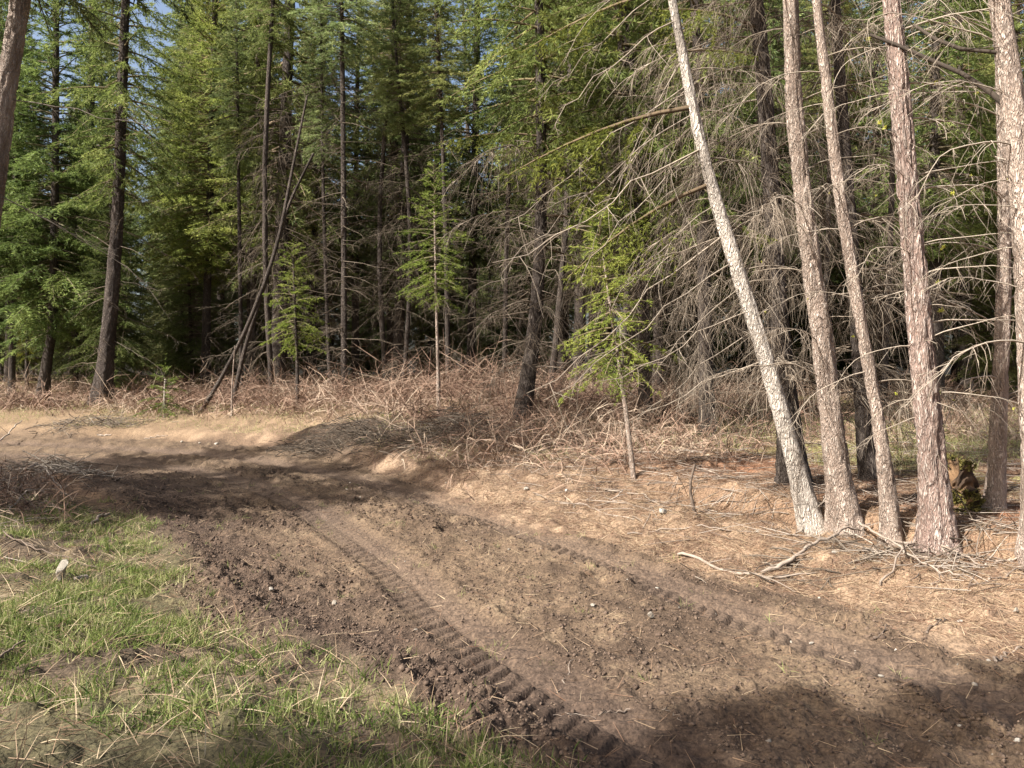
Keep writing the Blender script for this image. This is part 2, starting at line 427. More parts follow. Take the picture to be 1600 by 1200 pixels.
# one polar sheet, fine where it is near, split into road, verges and woodland floor
def ground():
    ang = [0.0]
    while ang[-1] < 2 * math.pi - 1e-6:
        a = ang[-1]
        off = min(a, 2 * math.pi - a)
        ang.append(a + (0.0031 if off < 0.70 else 0.02 if off < 0.95 else 0.07))
    ang = np.array(ang[:-1]); na = len(ang)
    rad = [0.25]
    while rad[-1] < 700:
        r = rad[-1]
        rad.append(r * (1.10 if r < 2.0 else 1.06 if r < 2.4 else 1.0040 if r < 11 else 1.007 if r < 22 else 1.03 if r < 60 else 1.12))
    rad = np.array(rad); nr = len(rad)
    A, Rr = np.meshgrid(ang, rad)
    x = (np.sin(A) * Rr).ravel(); y = (np.cos(A) * Rr).ravel()
    z = ground_h(x, y)
    e, el, dirt = masks(x, y)
    # --- soil, litter and turf colours (what each lies there as, plus painted shade on the soil heap)
    n1 = fbm(x * 0.7, y * 0.7, 3, 4); n2 = fbm(x * 3.1, y * 3.1, 8, 4); n3 = fbm(x * 11, y * 11, 13, 3)
    def mix(a, b, t): return a * (1 - t[:, None]) + b * t[:, None]
    c = lambda *v: np.array([v])
    one = np.ones((len(x), 1))
    tr = np.maximum(ss(0.30, 0.12, np.abs(poly_dist(x, y, TRACK1))), ss(0.34, 0.12, np.abs(poly_dist(x, y, TRACK2))))
    dirtc = mix(c(.060, .041, .028) * one, c(.112, .078, .051) * one, ss(0.35, 0.65, 0.5 * n2 + 0.5 * n1))
    dirtc = mix(dirtc, c(.10, .071, .053) * one, tr * 0.6)
    scrap = ss(0.60, 0.70, n3) * ss(0.45, 0.6, n2) * (1 - tr)
    dirtc = mix(dirtc, c(.17, .125, .08) * one, scrap * 0.5)
    dirtc = mix(dirtc, c(.052, .035, .026) * one, 0.8 * np.exp(-((el + 0.3) / 0.7) ** 2))
    right = mix(c(.215, .150, .100) * one, c(.115, .076, .052) * one, ss(0.40, 0.60, n2))
    right = mix(right, c(.235, .105, .055) * one, ss(1.6, 3.6, e) * ss(0.40, 0.56, n1) * (1 - ss(9, 12, y)))
    right = mix(right, c(.14, .095, .062) * one, ss(0.58, 0.72, n3) * 0.6)
    right = mix(right, c(.17, .11, .07) * one, np.exp(-((e - 2.0) / 0.3) ** 2) * (1 - ss(8.5, 11, y)) * 0.7)
    right = mix(right, c(.20, .20, .07) * one, ss(3.5, 5.5, e) * ss(0.48, 0.6, fbm(x * .6, y * .6, 55, 3)) * 0.7)
    right = mix(right, c(.15, .105, .062) * one, ss(13, 17, y) * 0.75)
    forest = mix(c(.115, .078, .046) * one, c(.16, .14, .055) * one, ss(0.45, 0.62, n1))
    right = mix(right, c(.07, .05, .036) * one, np.exp(-(((x + 2.9) / 1.5) ** 2 + ((y - 13.4) / 0.9) ** 2) ** 2))  # dark soil of the heap, with its shade painted into the albedo
    right = mix(right, forest, ss(16, 22, y))
    left = mix(c(.115, .088, .055) * one, c(.062, .045, .031) * one, ss(0.36, 0.54, n2))
    left = mix(left, c(.07, .066, .032) * one, ss(0.46, 0.6, n1) * 0.6)
    left = mix(left, c(.19, .11, .07) * one, ss(8.0, 10, y) * 0.7)
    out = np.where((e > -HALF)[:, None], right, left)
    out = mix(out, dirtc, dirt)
    idx = np.arange(nr * na).reshape(nr, na)
    i0 = idx[:-1]; i1 = idx[1:]
    F = np.stack([i0, i1, np.roll(i1, -1, 1), np.roll(i0, -1, 1)], -1).reshape(-1, 4)
    fx = x[F].mean(1); fy = y[F].mean(1)
    fd = dirt[F].mean(1); fe = e[F].mean(1)
    kind = np.where(fd > 0.5, 0, np.where(fe < -HALF, 1, np.where((fe < 3.2) & (fy < 17), 2, 3)))
    m, n, o = new_mat("earth")
    at = node(n, "ShaderNodeAttribute", attribute_name="albedo")
    tc = node(n, "ShaderNodeTexCoord")
    a = node(n, "ShaderNodeTexNoise"); a.inputs["Scale"].default_value = 42; a.inputs["Detail"].default_value = 5; a.inputs["Roughness"].default_value = 0.68
    b = node(n, "ShaderNodeTexVoronoi"); b.inputs["Scale"].default_value = 55
    n.links.new(tc.outputs["Object"], a.inputs["Vector"]); n.links.new(tc.outputs["Object"], b.inputs["Vector"])
    col = mixc(n, at.outputs["Color"], ramp(n, a.outputs[0], [(0.3, (0.42, 0.40, 0.38)), (0.5, (1, 1, 1)), (0.70, (1.65, 1.6, 1.5))]), 1.0, 'MULTIPLY')
    d = node(n, "ShaderNodeBsdfPrincipled"); d.inputs["Roughness"].default_value = 0.95; d.inputs["Specular IOR Level"].default_value = 0.15
    n.links.new(col, d.inputs["Base Color"])
    hs = node(n, "ShaderNodeMath", operation='MULTIPLY_ADD'); hs.inputs[1].default_value = -0.5
    n.links.new(b.outputs["Distance"], hs.inputs[0]); n.links.new(a.outputs[0], hs.inputs[2])
    bp = node(n, "ShaderNodeBump"); bp.inputs["Strength"].default_value = 0.8; bp.inputs["Distance"].default_value = 0.013
    n.links.new(hs.outputs[0], bp.inputs["Height"]); n.links.new(bp.outputs[0], d.inputs["Normal"])
    n.links.new(d.outputs[0], o.inputs[0])
    V = np.stack([x, y, z], 1)
    # centre cap
    for k, (nm, lab) in enumerate((("dirt_road", "churned dark earth track with tyre treads curving left"),
                                   ("grass_verge", "rough ground with patchy turf left of the track"),
                                   ("needle_strewn_bank", "low tan bank strewn with needles right of the track"),
                                   ("forest_floor", "woodland floor under the conifers"))):
        f = F[kind == k]
        if k == 1:
            V2 = np.vstack([V, [0, 0, ground_h(np.array([0.]), np.array([0.]))[0]]])
            cap = np.stack([np.roll(idx[0], -1), np.full(na, len(V)), idx[0]], 1)
        else:
            V2, cap = V, np.zeros((0, 3), int)
        polys = [f] + ([cap] if len(cap) else [])
        used = np.unique(np.concatenate([p.ravel() for p in polys]))
        remap = np.zeros(len(V2), int); remap[used] = np.arange(len(used))
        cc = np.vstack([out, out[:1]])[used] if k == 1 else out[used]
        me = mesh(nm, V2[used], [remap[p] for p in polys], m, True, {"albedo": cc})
        tag(link(nm, me), lab, None, None, "structure")
ground()

# ------------------------------------------------------------------ tree parts
def needles(bag, P, D, size, tint, m=0, k=3, width=0.17, spread=0.75):
    """tufts of k narrow needle-spikes at P along D"""
    N = len(P)
    if N == 0: return
    size = np.broadcast_to(size, (N,))
    for j in range(k):
        d = nrm(D + spread * rng.normal(size=(N, 3)) * np.array([1, 1, 0.55]))
        L = (size * rng.uniform(0.7, 1.25, N))[:, None]
        side = nrm(np.cross(d, rng.normal(size=(N, 3)))) * L * width * .5
        a = P - side; b = P + side; c = P + d * L
        V = np.stack([a, b, c], 1).reshape(-1, 3)
        F = np.arange(3 * N).reshape(N, 3)
        bag.add(V, F, np.repeat(np.clip(tint + rng.normal(0, .10, N), 0, 1), 3), m)

def live_limb(bag, p0, az, L, pitch, droop, tint, size=0.10, bare=0.2, hang=0.1, step=0.10, tm=1, k=3):
    t = np.linspace(0, 1, 7)
    h = np.array([math.cos(az), math.sin(az), 0]); wob = rng.normal(0, .04 * L, 2)
    side = np.array([-h[1], h[0], 0])
    P = p0 + np.outer(L * t * math.cos(pitch), h) + np.outer(L * (t * math.sin(pitch) - droop * t ** 2 + 0.10 * droop * t ** 4), [0, 0, 1]) + np.outer(wob[0] * t ** 2, side)
    V, F = tubes(P[None], np.linspace(0.016 * L ** .7 + .004, 0.004, 7)[None], 3)
    bag.add(V, F, 0.35, tm)
    n = max(4, int(L / step))
    tt = np.sort(rng.uniform(bare, 1.0, n))
    base = np.stack([np.interp(tt, t, P[:, i]) for i in range(3)], 1)
    tan = nrm(np.stack([np.interp(np.minimum(tt + .08, 1), t, P[:, i]) - np.interp(tt - .08, t, P[:, i]) for i in range(3)], 1))
    sgn = np.where(rng.random(n) < .5, -1, 1)[:, None]
    tl = np.clip(0.42 * L * (1.08 - tt) * rng.uniform(.6, 1.2, n), 0.10, 0.75)
    d = nrm(tan * 0.7 + sgn * side * rng.uniform(.5, 1.0, (n, 1)) + np.stack([np.zeros(n), np.zeros(n), rng.normal(-hang, .16, n)], 1))
    nc = np.maximum(2, (tl / (size * .62)).astype(int))
    own = np.repeat(np.arange(n), nc)
    u = (np.arange(len(own)) - np.repeat(np.cumsum(nc) - nc, nc) + .5) / nc[own]
    Q = base[own] + d[own] * (tl[own] * u)[:, None]
    Q[:, 2] -= hang * 1.1 * tl[own] * u ** 2
    D = d[own].copy(); D[:, 2] -= hang * u
    tn = tint + 0.22 * (u - .5) + np.repeat(rng.normal(0, .07, n), nc)
    needles(bag, Q + rng.normal(0, .012, Q.shape), nrm(D), size, tn, 0, k)
    nx = int(L * (1 - bare) / (size * .5))
    ta = rng.uniform(bare, 1.0, nx)
    A = np.stack([np.interp(ta, t, P[:, i]) for i in range(3)], 1)
    needles(bag, A, np.repeat(nrm(P[-1:] - P[:1]), nx, 0), size, np.full(nx, tint + .08), 0, k)

def crown_mesh(name, z0, z1, Rm, nb, seed, mat, size=0.11, hang=0.12, top=0.35, low=0.35, step=0.11, k=3, tint0=0.42):
    global rng
    keep, rng = rng, np.random.default_rng(seed)
    b = Bag()
    clump = rng.uniform(0, 2 * math.pi, 5)
    for i in range(nb):
        u = (i + rng.random()) / nb
        u = u ** 1.15
        z = z0 + (z1 - z0) * u
        prof = (1 - u) ** 0.75 * min(1.0, low + u * 4)
        L = Rm * prof * rng.uniform(0.4, 1.2) + 0.2
        az = i * 2.399 + rng.normal(0, .35)
        pitch = R(-8 + 50 * u ** 1.5 + rng.normal(0, 7))
        tint = tint0 + rng.normal(0, .12)
        live_limb(b, np.array([0, 0, z]), az, L, pitch, 0.28 * (1 - u) + .05, tint, size, 0.12 if L < 1 else 0.24, hang, step, k=k)
    tip = np.stack([np.zeros(10), np.zeros(10), z1 + np.linspace(-.5, .35, 10)], 1)
    needles(b, tip, np.repeat([[0, 0, 1.0]], 10, 0), size, np.full(10, .6), 0, 4)
    me = b.build(name, [mat, M_TWIG])
    rng = keep
    return me

def curve_pts(p0, d0, L, sag, K, curl=0.0):
    """(M,3) starts, (M,3) directions, lengths -> (M,K,3) sagging lines"""
    t = np.linspace(0, 1, K)[None, :, None]
    M = len(p0)
    w = rng.normal(size=(M, 1, 3)) * np.array([1, 1, .4]) * curl
    P = p0[:, None] + d0[:, None] * (L[:, None, None] * t) + w * L[:, None, None] * (t * t - 0.35 * t)
    P[:, :, 2] -= (sag * L)[:, None] * (t[..., 0] ** 2)
    return P

def dead_limb(bag, p0, h, L, pitch, droop, r0, ntw, twl, hang, tint, sub=2, m=0, K=8):
    """a bare branch running along h with twigs; hang: how strongly the twigs fall"""
    side = np.array([-h[1], h[0], 0])
    t = np.linspace(0, 1, K)
    kink = np.cumsum(rng.normal(0, .034 * L, (K, 2)), 0) * t[:, None]
    P = p0 + np.outer(L * t * math.cos(pitch), h) + np.outer(L * (t * math.sin(pitch) - droop * t ** 2), [0, 0, 1]) + np.outer(kink[:, 0], side)
    P[:, 2] += kink[:, 1]
    rr = np.linspace(r0, r0 * .28, K)
    V, F = tubes(P[None], rr[None], 4); bag.add(V, F, tint + .1, m)
    if ntw < 1: return P
    tt = np.clip(rng.uniform(.12, 1.0, ntw), 0, 1)
    base = np.stack([np.interp(tt, t, P[:, i]) for i in range(3)], 1)
    sg = np.where(rng.random(ntw) < .5, -1., 1.)[:, None]
    d = nrm(h * rng.uniform(.2, .9, (ntw, 1)) + sg * side * rng.uniform(.2, .9, (ntw, 1)) + np.stack([0 * tt, 0 * tt, rng.normal(-.25 * hang, .3, ntw)], 1))
    tl = twl * rng.uniform(.35, 1.2, ntw) * (1.15 - .5 * tt) * np.where(rng.random(ntw) < .3, .35, 1)
    W = curve_pts(base, d, tl, hang * rng.uniform(.4, 1.2, ntw), 5, .26)
    V, F = tubes(W, np.array([[.0042, .0036, .003, .0024, .0016]]) * rng.uniform(.7, 1.2, (ntw, 1)), 3)
    bag.add(V, F, np.repeat(np.clip(tint + rng.normal(0, .14, ntw), 0, 1), 15), m)
    if sub:
        n2 = ntw * sub
        o = rng.integers(0, ntw, n2); kk = rng.integers(1, 4, n2)
        d2 = nrm(nrm(W[o, kk + 1] - W[o, kk]) + .8 * rng.normal(size=(n2, 3)) + np.array([0, 0, -.3 * hang]))
        W2 = curve_pts(W[o, kk], d2, tl[o] * rng.uniform(.25, .6, n2), hang * rng.uniform(.3, .9, n2), 4, .15)
        V, F = tubes(W2, np.array([[.0027, .0023, .0018, .0012]]), 3)
        bag.add(V, F, np.repeat(np.clip(tint + rng.normal(0, .14, n2), 0, 1), 12), m)
    return P

def tangle_mesh(name, z0, z1, nb, seed, Lr, hang, ntw, twl, sub=1, tint=.45):
    global rng
    keep, rng = rng, np.random.default_rng(seed)
    b = Bag()
    for i in range(nb):
        z = z0 + (z1 - z0) * rng.random() ** .9
        az = i * 2.399 + rng.normal(0, .4)
        L = Lr[0] + (Lr[1] - Lr[0]) * rng.random() ** 1.6
        dead_limb(b, np.array([0, 0, z]), np.array([math.cos(az), math.sin(az), 0]), L, R(rng.normal(0, 14)), rng.uniform(.05, .4), .006 + .004 * L,
                  int(ntw * L), twl, hang, tint + rng.normal(0, .1), sub, K=6)
    me = b.build(name, [M_TWIG])
    rng = keep
    return me

def trunk_mesh(name, pts, rad, mat, sides=12, dz=0.25, seed=0, relief=0.0, flare=0.0, fine_top=1e9):
    """pts (N,3) local path bottom to top, rad (N,)"""
    pts = np.asarray(pts, float); rad = np.asarray(rad, float)
    zz = [pts[0, 2]]
    while zz[-1] < pts[-1, 2]:
        zz.append(zz[-1] + (dz if zz[-1] < fine_top else max(dz, .35)))
    zz[-1] = pts[-1, 2]
    zz = np.array(zz); K = len(zz)
    sx = np.interp(zz, pts[:, 2], pts[:, 0]); sy = np.interp(zz, pts[:, 2], pts[:, 1]); sr = np.interp(zz, pts[:, 2], rad)
    a = np.arange(sides) * 2 * math.pi / sides
    A, Z = np.meshgrid(a, zz)
    rr = np.repeat(sr[:, None], sides, 1)
    tint = np.ones_like(rr)
    root = np.exp(-np.clip(zz - pts[0, 2] - .2, 0, None) / .30)[:, None]
    rr = rr * (1 + flare * root * (0.6 + 0.9 * vnoise(A / (2 * math.pi) * 7, Z * .6 + seed, seed, 7)))
    if relief:
        W = max(6, int(2 * math.pi * rad[0] / 0.042))
        n = np.abs(vnoise(A / (2 * math.pi) * W + 0 * Z, Z * 4.2, seed, W) - .5) * 2
        n2 = vnoise(A / (2 * math.pi) * W * 2, Z * 26, seed + 9, W * 2)
        f = ss(0.06, 0.42, n)
        rr = rr + relief * (f - .6) + relief * .6 * (n2 - .5)
        tint = 0.5 + 0.5 * f
        big = vnoise(A / (2 * math.pi) * 3, Z * 1.6, seed + 5, 3)
        rr = rr * (0.96 + .08 * big)
    V = np.stack([sx[:, None] + rr * np.cos(A), sy[:, None] + rr * np.sin(A), Z], -1).reshape(-1, 3)
    k = np.arange(K - 1)[:, None] * sides; j = np.arange(sides)[None, :]; j2 = (j + 1) % sides
    F = np.stack([k + j, k + j2, k + sides + j2, k + sides + j], -1).reshape(-1, 4)
    cap = np.array([[(K - 1) * sides, (K - 1) * sides + i, (K - 1) * sides + i + 1] for i in range(1, sides - 1)])
    return mesh(name, V, [F, cap], mat, True, {"tint": tint.ravel()})

# ------------------------------------------------------------------ shared crowns, tangles and bare limbs
CROWN = {
    "full": crown_mesh("crown_full", 0, 11, 2.5, 330, 101, M_GREEN, .125, .10, step=.085, k=4),
    "broad": crown_mesh("crown_broad", 0, 11, 2.8, 300, 102, M_GREEN, .125, .2, tint0=.40, step=.09, k=4),
    "slim": crown_mesh("crown_slim", 0, 11, 1.7, 280, 103, M_GREEN, .12, .12, tint0=.45, step=.085, k=4),
    "loose": crown_mesh("crown_loose", 0, 11, 2.4, 190, 104, M_GREEN, .125, .28, step=.11, k=4),
}
TANGLE = {
    "drape": tangle_mesh("drape", 0.9, 7.8, 90, 201, (.3, 1.9), .85, 12, .55, 1, .38),
    "spread": tangle_mesh("spread", 0.8, 8.0, 85, 202, (.5, 1.7), .35, 10, .5, 1, .40),
    "sparse": tangle_mesh("sparse", 1.0, 8.5, 45, 203, (.4, 1.4), .5, 7, .42, 1, .36),
}

def limb_variants(n, seed, **kw):
    global rng
    keep, rng = rng, np.random.default_rng(seed)
    out = []
    for i in range(n):
        b = Bag()
        dead_limb(b, np.zeros(3), np.array([1., 0, 0]), kw["L"], R(rng.normal(kw.get("pitch", 0), 5)), kw["droop"] * rng.uniform(.6, 1.4),
                  kw["r0"], kw["ntw"], kw["twl"], kw["hang"], kw["tint"], kw.get("sub", 2), K=9)
        out.append(b.build("bare_limb", [M_TWIG]))
    rng = keep
    return out

LIMB = {
    "hang": limb_variants(6, 301, L=1.5, droop=.45, r0=.010, ntw=32, twl=.6, hang=1.2, tint=.56, pitch=10),
    "sweep": limb_variants(5, 302, L=2.4, droop=.12, r0=.009, ntw=15, twl=.6, hang=.3, tint=.66, sub=2),
    "arch": limb_variants(6, 303, L=1.5, droop=.42, r0=.0095, ntw=16, twl=.5, hang=.75, tint=.74, pitch=14, sub=2),
    "stub": limb_variants(4, 304, L=.5, droop=.1, r0=.010, ntw=3, twl=.2, hang=.3, tint=.6, sub=1),
}

def green_limb(seed, L, hang, tint, size=.055, mat=None):
    global rng
    keep, rng = rng, np.random.default_rng(seed)
    b = Bag()
    live_limb(b, np.zeros(3), 0.0, L, R(3), .25, tint, size, .25, hang, .045, k=5)
    me = b.build("green_limb", [mat or M_LIME, M_TWIG])
    rng = keep
    return me
GREEN = [green_limb(401 + i, 1.9, .55, .55) for i in range(3)]
TUFT = None

def tuft_mesh():
    b = Bag()
    n = 26
    d = nrm(rng.normal(size=(n, 3)))
    needles(b, d * .008, d, .035, np.full(n, .5), 0, 2, .3, .4)
    return b.build("lichen_tuft", [M_LICHEN])
TUFT = tuft_mesh()

# ------------------------------------------------------------------ trees read off the photograph
def path_from(px, d, g):
    """pixel polyline [(px,py,width)] at depth d -> local points above the base, radii"""
    P = []; rr = []
    for (u, v, w) in px:
        P.append(((u - 800) / FOC * d, d, EYE - (v - 600) / FOC * d)); rr.append(w * .5 / FOC * d)
    P = np.array(P); rr = np.array(rr)
    b = P[0].copy()
    return b, P - b, rr

def put_limb(tree, P, rad, z, az, kind, scale=1.0, pitch=0.0, name="bare_branch", tint=1.0):
    x = np.interp(z, P[:, 2], P[:, 0]); y = np.interp(z, P[:, 2], P[:, 1]); r = np.interp(z, P[:, 2], rad)
    me = random.choice(LIMB[kind]) if isinstance(kind, str) else kind
    o = link(name, me, tree)
    o.location = (x + math.cos(az) * r * .7, y + math.sin(az) * r * .7, z)
    o.rotation_euler = (0, -pitch, az)
    o.scale = (scale,) * 3
    o.color = (tint, tint * .98, tint * .95, 1) if isinstance(kind, str) else (1.1, 1, .8, 1)
    return o

TREES = {}
def px_tree(key, name, label, base, line, bark, height, crown=None, crown_z=7, crown_s=1.0, tone=(1, 1, 1), sides=14, dz=.2,
            relief=0.0, flare=.25, tangle=None, ts=1.0, tt=1.0, group=None, cat="tree", seed=1, depth=None):
    if depth is None:
        g = rays(*base); d = g[1]
    else:
        d = depth
    b, P, rr = path_from(line, d, None)
    b[2] = float(smooth_h(b[0], d))
    P = P - P[0]
    # root it below the ground and carry it on up past the frame
    P = np.vstack([P[0] + (P[0] - P[1]) / max(1e-3, P[1, 2]) * .25, P]); rr = np.concatenate([[rr[0]], rr])
    lean = (P[-1] - P[-2]) / max(1e-3, P[-1, 2] - P[-2, 2])
    if P[-1, 2] < height:
        n = 5; z0 = P[-1, 2]; r0 = rr[-1]
        for i in range(1, n + 1):
            z = z0 + (height - z0) * i / n
            q = P[-1] + lean * (z - P[-1, 2]) * (0.9 ** i); q[2] = z
            P = np.vstack([P, q]); rr = np.append(rr, max(.018, r0 * (1 - .88 * i / n)))
    q = smooth_line(np.column_stack([P, rr]), 5); P, rr = q[:, :3], q[:, 3]
    root = bpy.data.objects.new(name, None); COL.objects.link(root); root.location = b
    root.empty_display_size = .3
    tag(root, label, cat, group)
    link("trunk", trunk_mesh("trunk", P, rr, bark, sides, dz, seed, relief * 1.25, flare * 1.3, fine_top=d * .62), root)
    if crown:
        c = link("crown", CROWN[crown] if isinstance(crown, str) else crown, root)
        x = np.interp(crown_z, P[:, 2], P[:, 0]); y = np.interp(crown_z, P[:, 2], P[:, 1])
        hi = P[-1]; dv = Vector((hi[0] - x, hi[1] - y, hi[2] - crown_z)).normalized()
        c.rotation_mode = 'QUATERNION'
        c.rotation_quaternion = Vector((0, 0, 1)).rotation_difference(dv) @ Quaternion((0, 0, 1), random.uniform(0, 6.28))
        c.location = (x, y, crown_z)
        zs = (hi[2] - crown_z) / (11.0 if isinstance(crown, str) else 1.0) * 1.02
        c.scale = (crown_s, crown_s, zs) if isinstance(crown, str) else (crown_s,) * 3
        c.color = (*tone, 1)
    if tangle:
        t = link("dead_twig_tangle", TANGLE[tangle], root)
        t.rotation_mode = 'QUATERNION'
        top = P[np.argmin(np.abs(P[:, 2] - 6))]
        t.rotation_quaternion = Vector((0, 0, 1)).rotation_difference(Vector(top).normalized()) @ Quaternion((0, 0, 1), random.uniform(0, 6.28))
        t.scale = (ts,) * 3
        t.color = (tt, tt * .97, tt * .92, 1)
    TREES[key] = (root, P, rr, d)
    return root

W = M_BARK_PALE
# the near stand on the right
px_tree("r1", "fir_tree", "pale smooth grey trunk leaning hard to the left at the bank's edge", (1268, 822),
        [(1268, 822, 36), (1235, 700, 28), (1195, 560, 25), (1145, 400, 22), (1112, 290, 19), (1085, 180, 17), (1062, 60, 14), (1050, 0, 12)],
        M_BARK_GREY, 11, "slim", 7.5, .7, sides=36, dz=.03, relief=.006, flare=.18, seed=3)
px_tree("r2", "fir_tree", "stout tan-barked fir with a thick foot just right of the leaning pale trunk", (1322, 822),
        [(1322, 822, 44), (1308, 730, 36), (1288, 560, 32), (1273, 450, 29), (1260, 350, 26), (1249, 250, 25), (1240, 150, 24), (1235, 0, 21)],
        M_BARK_PALE, 16, "loose", 8, .9, sides=44, dz=.028, relief=.011, flare=.25, seed=4)
px_tree("r3", "fir_tree", "slenderest near trunk, a pale fir between the stout tan one and the pink plated one", (1393, 850),
        [(1394, 850, 28), (1378, 700, 20), (1353, 550, 18), (1332, 430, 17), (1314, 320, 16), (1293, 150, 15), (1276, 0, 12)],
        M_BARK_PALE, 12, "slim", 8, .7, sides=36, dz=.03, relief=.008, flare=.22, seed=5)
px_tree("r4", "fir_tree", "big pinkish plated-bark fir with flared roots and lichen on its branches", (1465, 862),
        [(1464, 862, 48), (1457, 730, 38), (1445, 600, 35), (1428, 400, 31), (1416, 260, 28), (1402, 100, 27), (1392, 0, 23)],
        M_BARK_PINK, 18, "broad", 8.5, .9, sides=48, dz=.026, relief=.015, flare=.5, seed=6)
px_tree("r5", "fir_tree", "straight grey fir standing beyond the mossy stump at the right", (1556, 797),
        [(1554, 797, 27), (1560, 650, 22), (1567, 480, 20), (1569, 300, 18), (1566, 150, 16), (1558, 0, 14)],
        M_BARK_PALE, 14, "loose", 8, .8, sides=32, dz=.035, relief=.009, flare=.2, seed=7)
px_tree("r6", "fir_tree", "pale trunk at the right edge of the photo, its foot outside the frame", (1642, 850),
        [(1632, 850, 52), (1616, 600, 40), (1602, 350, 35), (1590, 220, 32), (1577, 110, 31), (1562, 0, 28)],
        M_BARK_PALE, 17, "loose", 8, .9, sides=44, dz=.03, relief=.011, flare=.3, seed=8)
px_tree("r7", "fir_tree", "brown furrowed fir close behind the leaning pale tree, draped in dead twigs", (1238, 757),
        [(1240, 757, 44), (1230, 640, 33), (1218, 500, 27), (1207, 330, 25), (1195, 150, 23), (1182, 0, 20)],
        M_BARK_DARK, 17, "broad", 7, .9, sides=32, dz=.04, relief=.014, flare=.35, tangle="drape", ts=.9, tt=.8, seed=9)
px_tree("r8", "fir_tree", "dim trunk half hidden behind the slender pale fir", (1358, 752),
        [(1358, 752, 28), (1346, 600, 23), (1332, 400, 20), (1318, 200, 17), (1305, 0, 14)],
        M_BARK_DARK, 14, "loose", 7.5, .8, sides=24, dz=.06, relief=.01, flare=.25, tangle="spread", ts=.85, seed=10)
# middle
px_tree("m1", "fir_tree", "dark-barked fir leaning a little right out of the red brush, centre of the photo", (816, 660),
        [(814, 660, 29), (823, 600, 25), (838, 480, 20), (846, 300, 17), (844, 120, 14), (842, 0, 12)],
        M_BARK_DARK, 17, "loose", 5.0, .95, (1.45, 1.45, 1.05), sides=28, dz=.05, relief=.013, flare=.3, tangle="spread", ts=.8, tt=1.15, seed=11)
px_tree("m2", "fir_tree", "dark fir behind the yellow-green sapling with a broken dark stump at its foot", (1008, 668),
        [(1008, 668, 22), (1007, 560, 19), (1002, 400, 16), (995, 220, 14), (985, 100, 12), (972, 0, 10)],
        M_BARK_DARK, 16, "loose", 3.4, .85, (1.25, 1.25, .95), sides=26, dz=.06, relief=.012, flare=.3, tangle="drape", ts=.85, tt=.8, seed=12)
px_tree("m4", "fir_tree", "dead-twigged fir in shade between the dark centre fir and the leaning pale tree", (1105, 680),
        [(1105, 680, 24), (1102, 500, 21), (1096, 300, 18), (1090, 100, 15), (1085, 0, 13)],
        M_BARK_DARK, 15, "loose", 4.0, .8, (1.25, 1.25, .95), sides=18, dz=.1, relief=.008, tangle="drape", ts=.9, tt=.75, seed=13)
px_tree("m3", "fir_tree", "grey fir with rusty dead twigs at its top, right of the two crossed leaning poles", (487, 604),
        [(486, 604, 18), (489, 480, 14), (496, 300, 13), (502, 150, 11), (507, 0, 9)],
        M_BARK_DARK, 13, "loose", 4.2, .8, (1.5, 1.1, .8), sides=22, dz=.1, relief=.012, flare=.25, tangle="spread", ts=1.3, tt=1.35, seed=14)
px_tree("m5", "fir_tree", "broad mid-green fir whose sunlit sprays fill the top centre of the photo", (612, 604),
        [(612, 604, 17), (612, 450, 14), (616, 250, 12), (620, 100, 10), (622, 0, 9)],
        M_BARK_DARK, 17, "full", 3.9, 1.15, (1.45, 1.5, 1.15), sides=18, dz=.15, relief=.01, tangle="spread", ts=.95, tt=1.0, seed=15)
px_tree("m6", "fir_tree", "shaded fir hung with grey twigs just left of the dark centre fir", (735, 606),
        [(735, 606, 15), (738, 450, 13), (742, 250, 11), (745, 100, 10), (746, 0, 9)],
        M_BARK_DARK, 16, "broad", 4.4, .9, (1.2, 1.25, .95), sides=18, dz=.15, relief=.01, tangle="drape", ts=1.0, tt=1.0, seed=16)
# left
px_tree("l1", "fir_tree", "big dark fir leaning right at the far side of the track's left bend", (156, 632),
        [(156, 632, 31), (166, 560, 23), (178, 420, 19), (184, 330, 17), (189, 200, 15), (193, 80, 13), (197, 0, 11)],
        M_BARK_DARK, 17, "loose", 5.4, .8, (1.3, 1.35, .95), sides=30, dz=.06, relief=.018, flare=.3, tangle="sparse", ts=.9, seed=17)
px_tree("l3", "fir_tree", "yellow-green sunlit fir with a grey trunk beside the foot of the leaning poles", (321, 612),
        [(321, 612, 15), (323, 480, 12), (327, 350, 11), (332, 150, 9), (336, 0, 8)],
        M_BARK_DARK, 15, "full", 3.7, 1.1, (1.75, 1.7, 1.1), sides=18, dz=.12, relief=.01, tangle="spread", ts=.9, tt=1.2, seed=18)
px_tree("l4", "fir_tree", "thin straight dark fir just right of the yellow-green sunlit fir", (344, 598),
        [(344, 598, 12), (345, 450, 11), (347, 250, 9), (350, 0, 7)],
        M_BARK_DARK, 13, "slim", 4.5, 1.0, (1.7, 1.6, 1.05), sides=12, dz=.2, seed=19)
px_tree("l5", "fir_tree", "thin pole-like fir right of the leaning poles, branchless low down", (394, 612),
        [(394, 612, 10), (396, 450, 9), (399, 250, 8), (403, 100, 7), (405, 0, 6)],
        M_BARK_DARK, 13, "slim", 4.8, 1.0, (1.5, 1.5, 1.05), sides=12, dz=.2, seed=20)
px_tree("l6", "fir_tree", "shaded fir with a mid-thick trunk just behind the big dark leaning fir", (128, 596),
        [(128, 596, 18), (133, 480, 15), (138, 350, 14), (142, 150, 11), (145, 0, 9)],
        M_BARK_DARK, 15, "full", 4.2, .75, (1.3, 1.4, .95), sides=14, dz=.2, tangle="spread", ts=.9, seed=21)
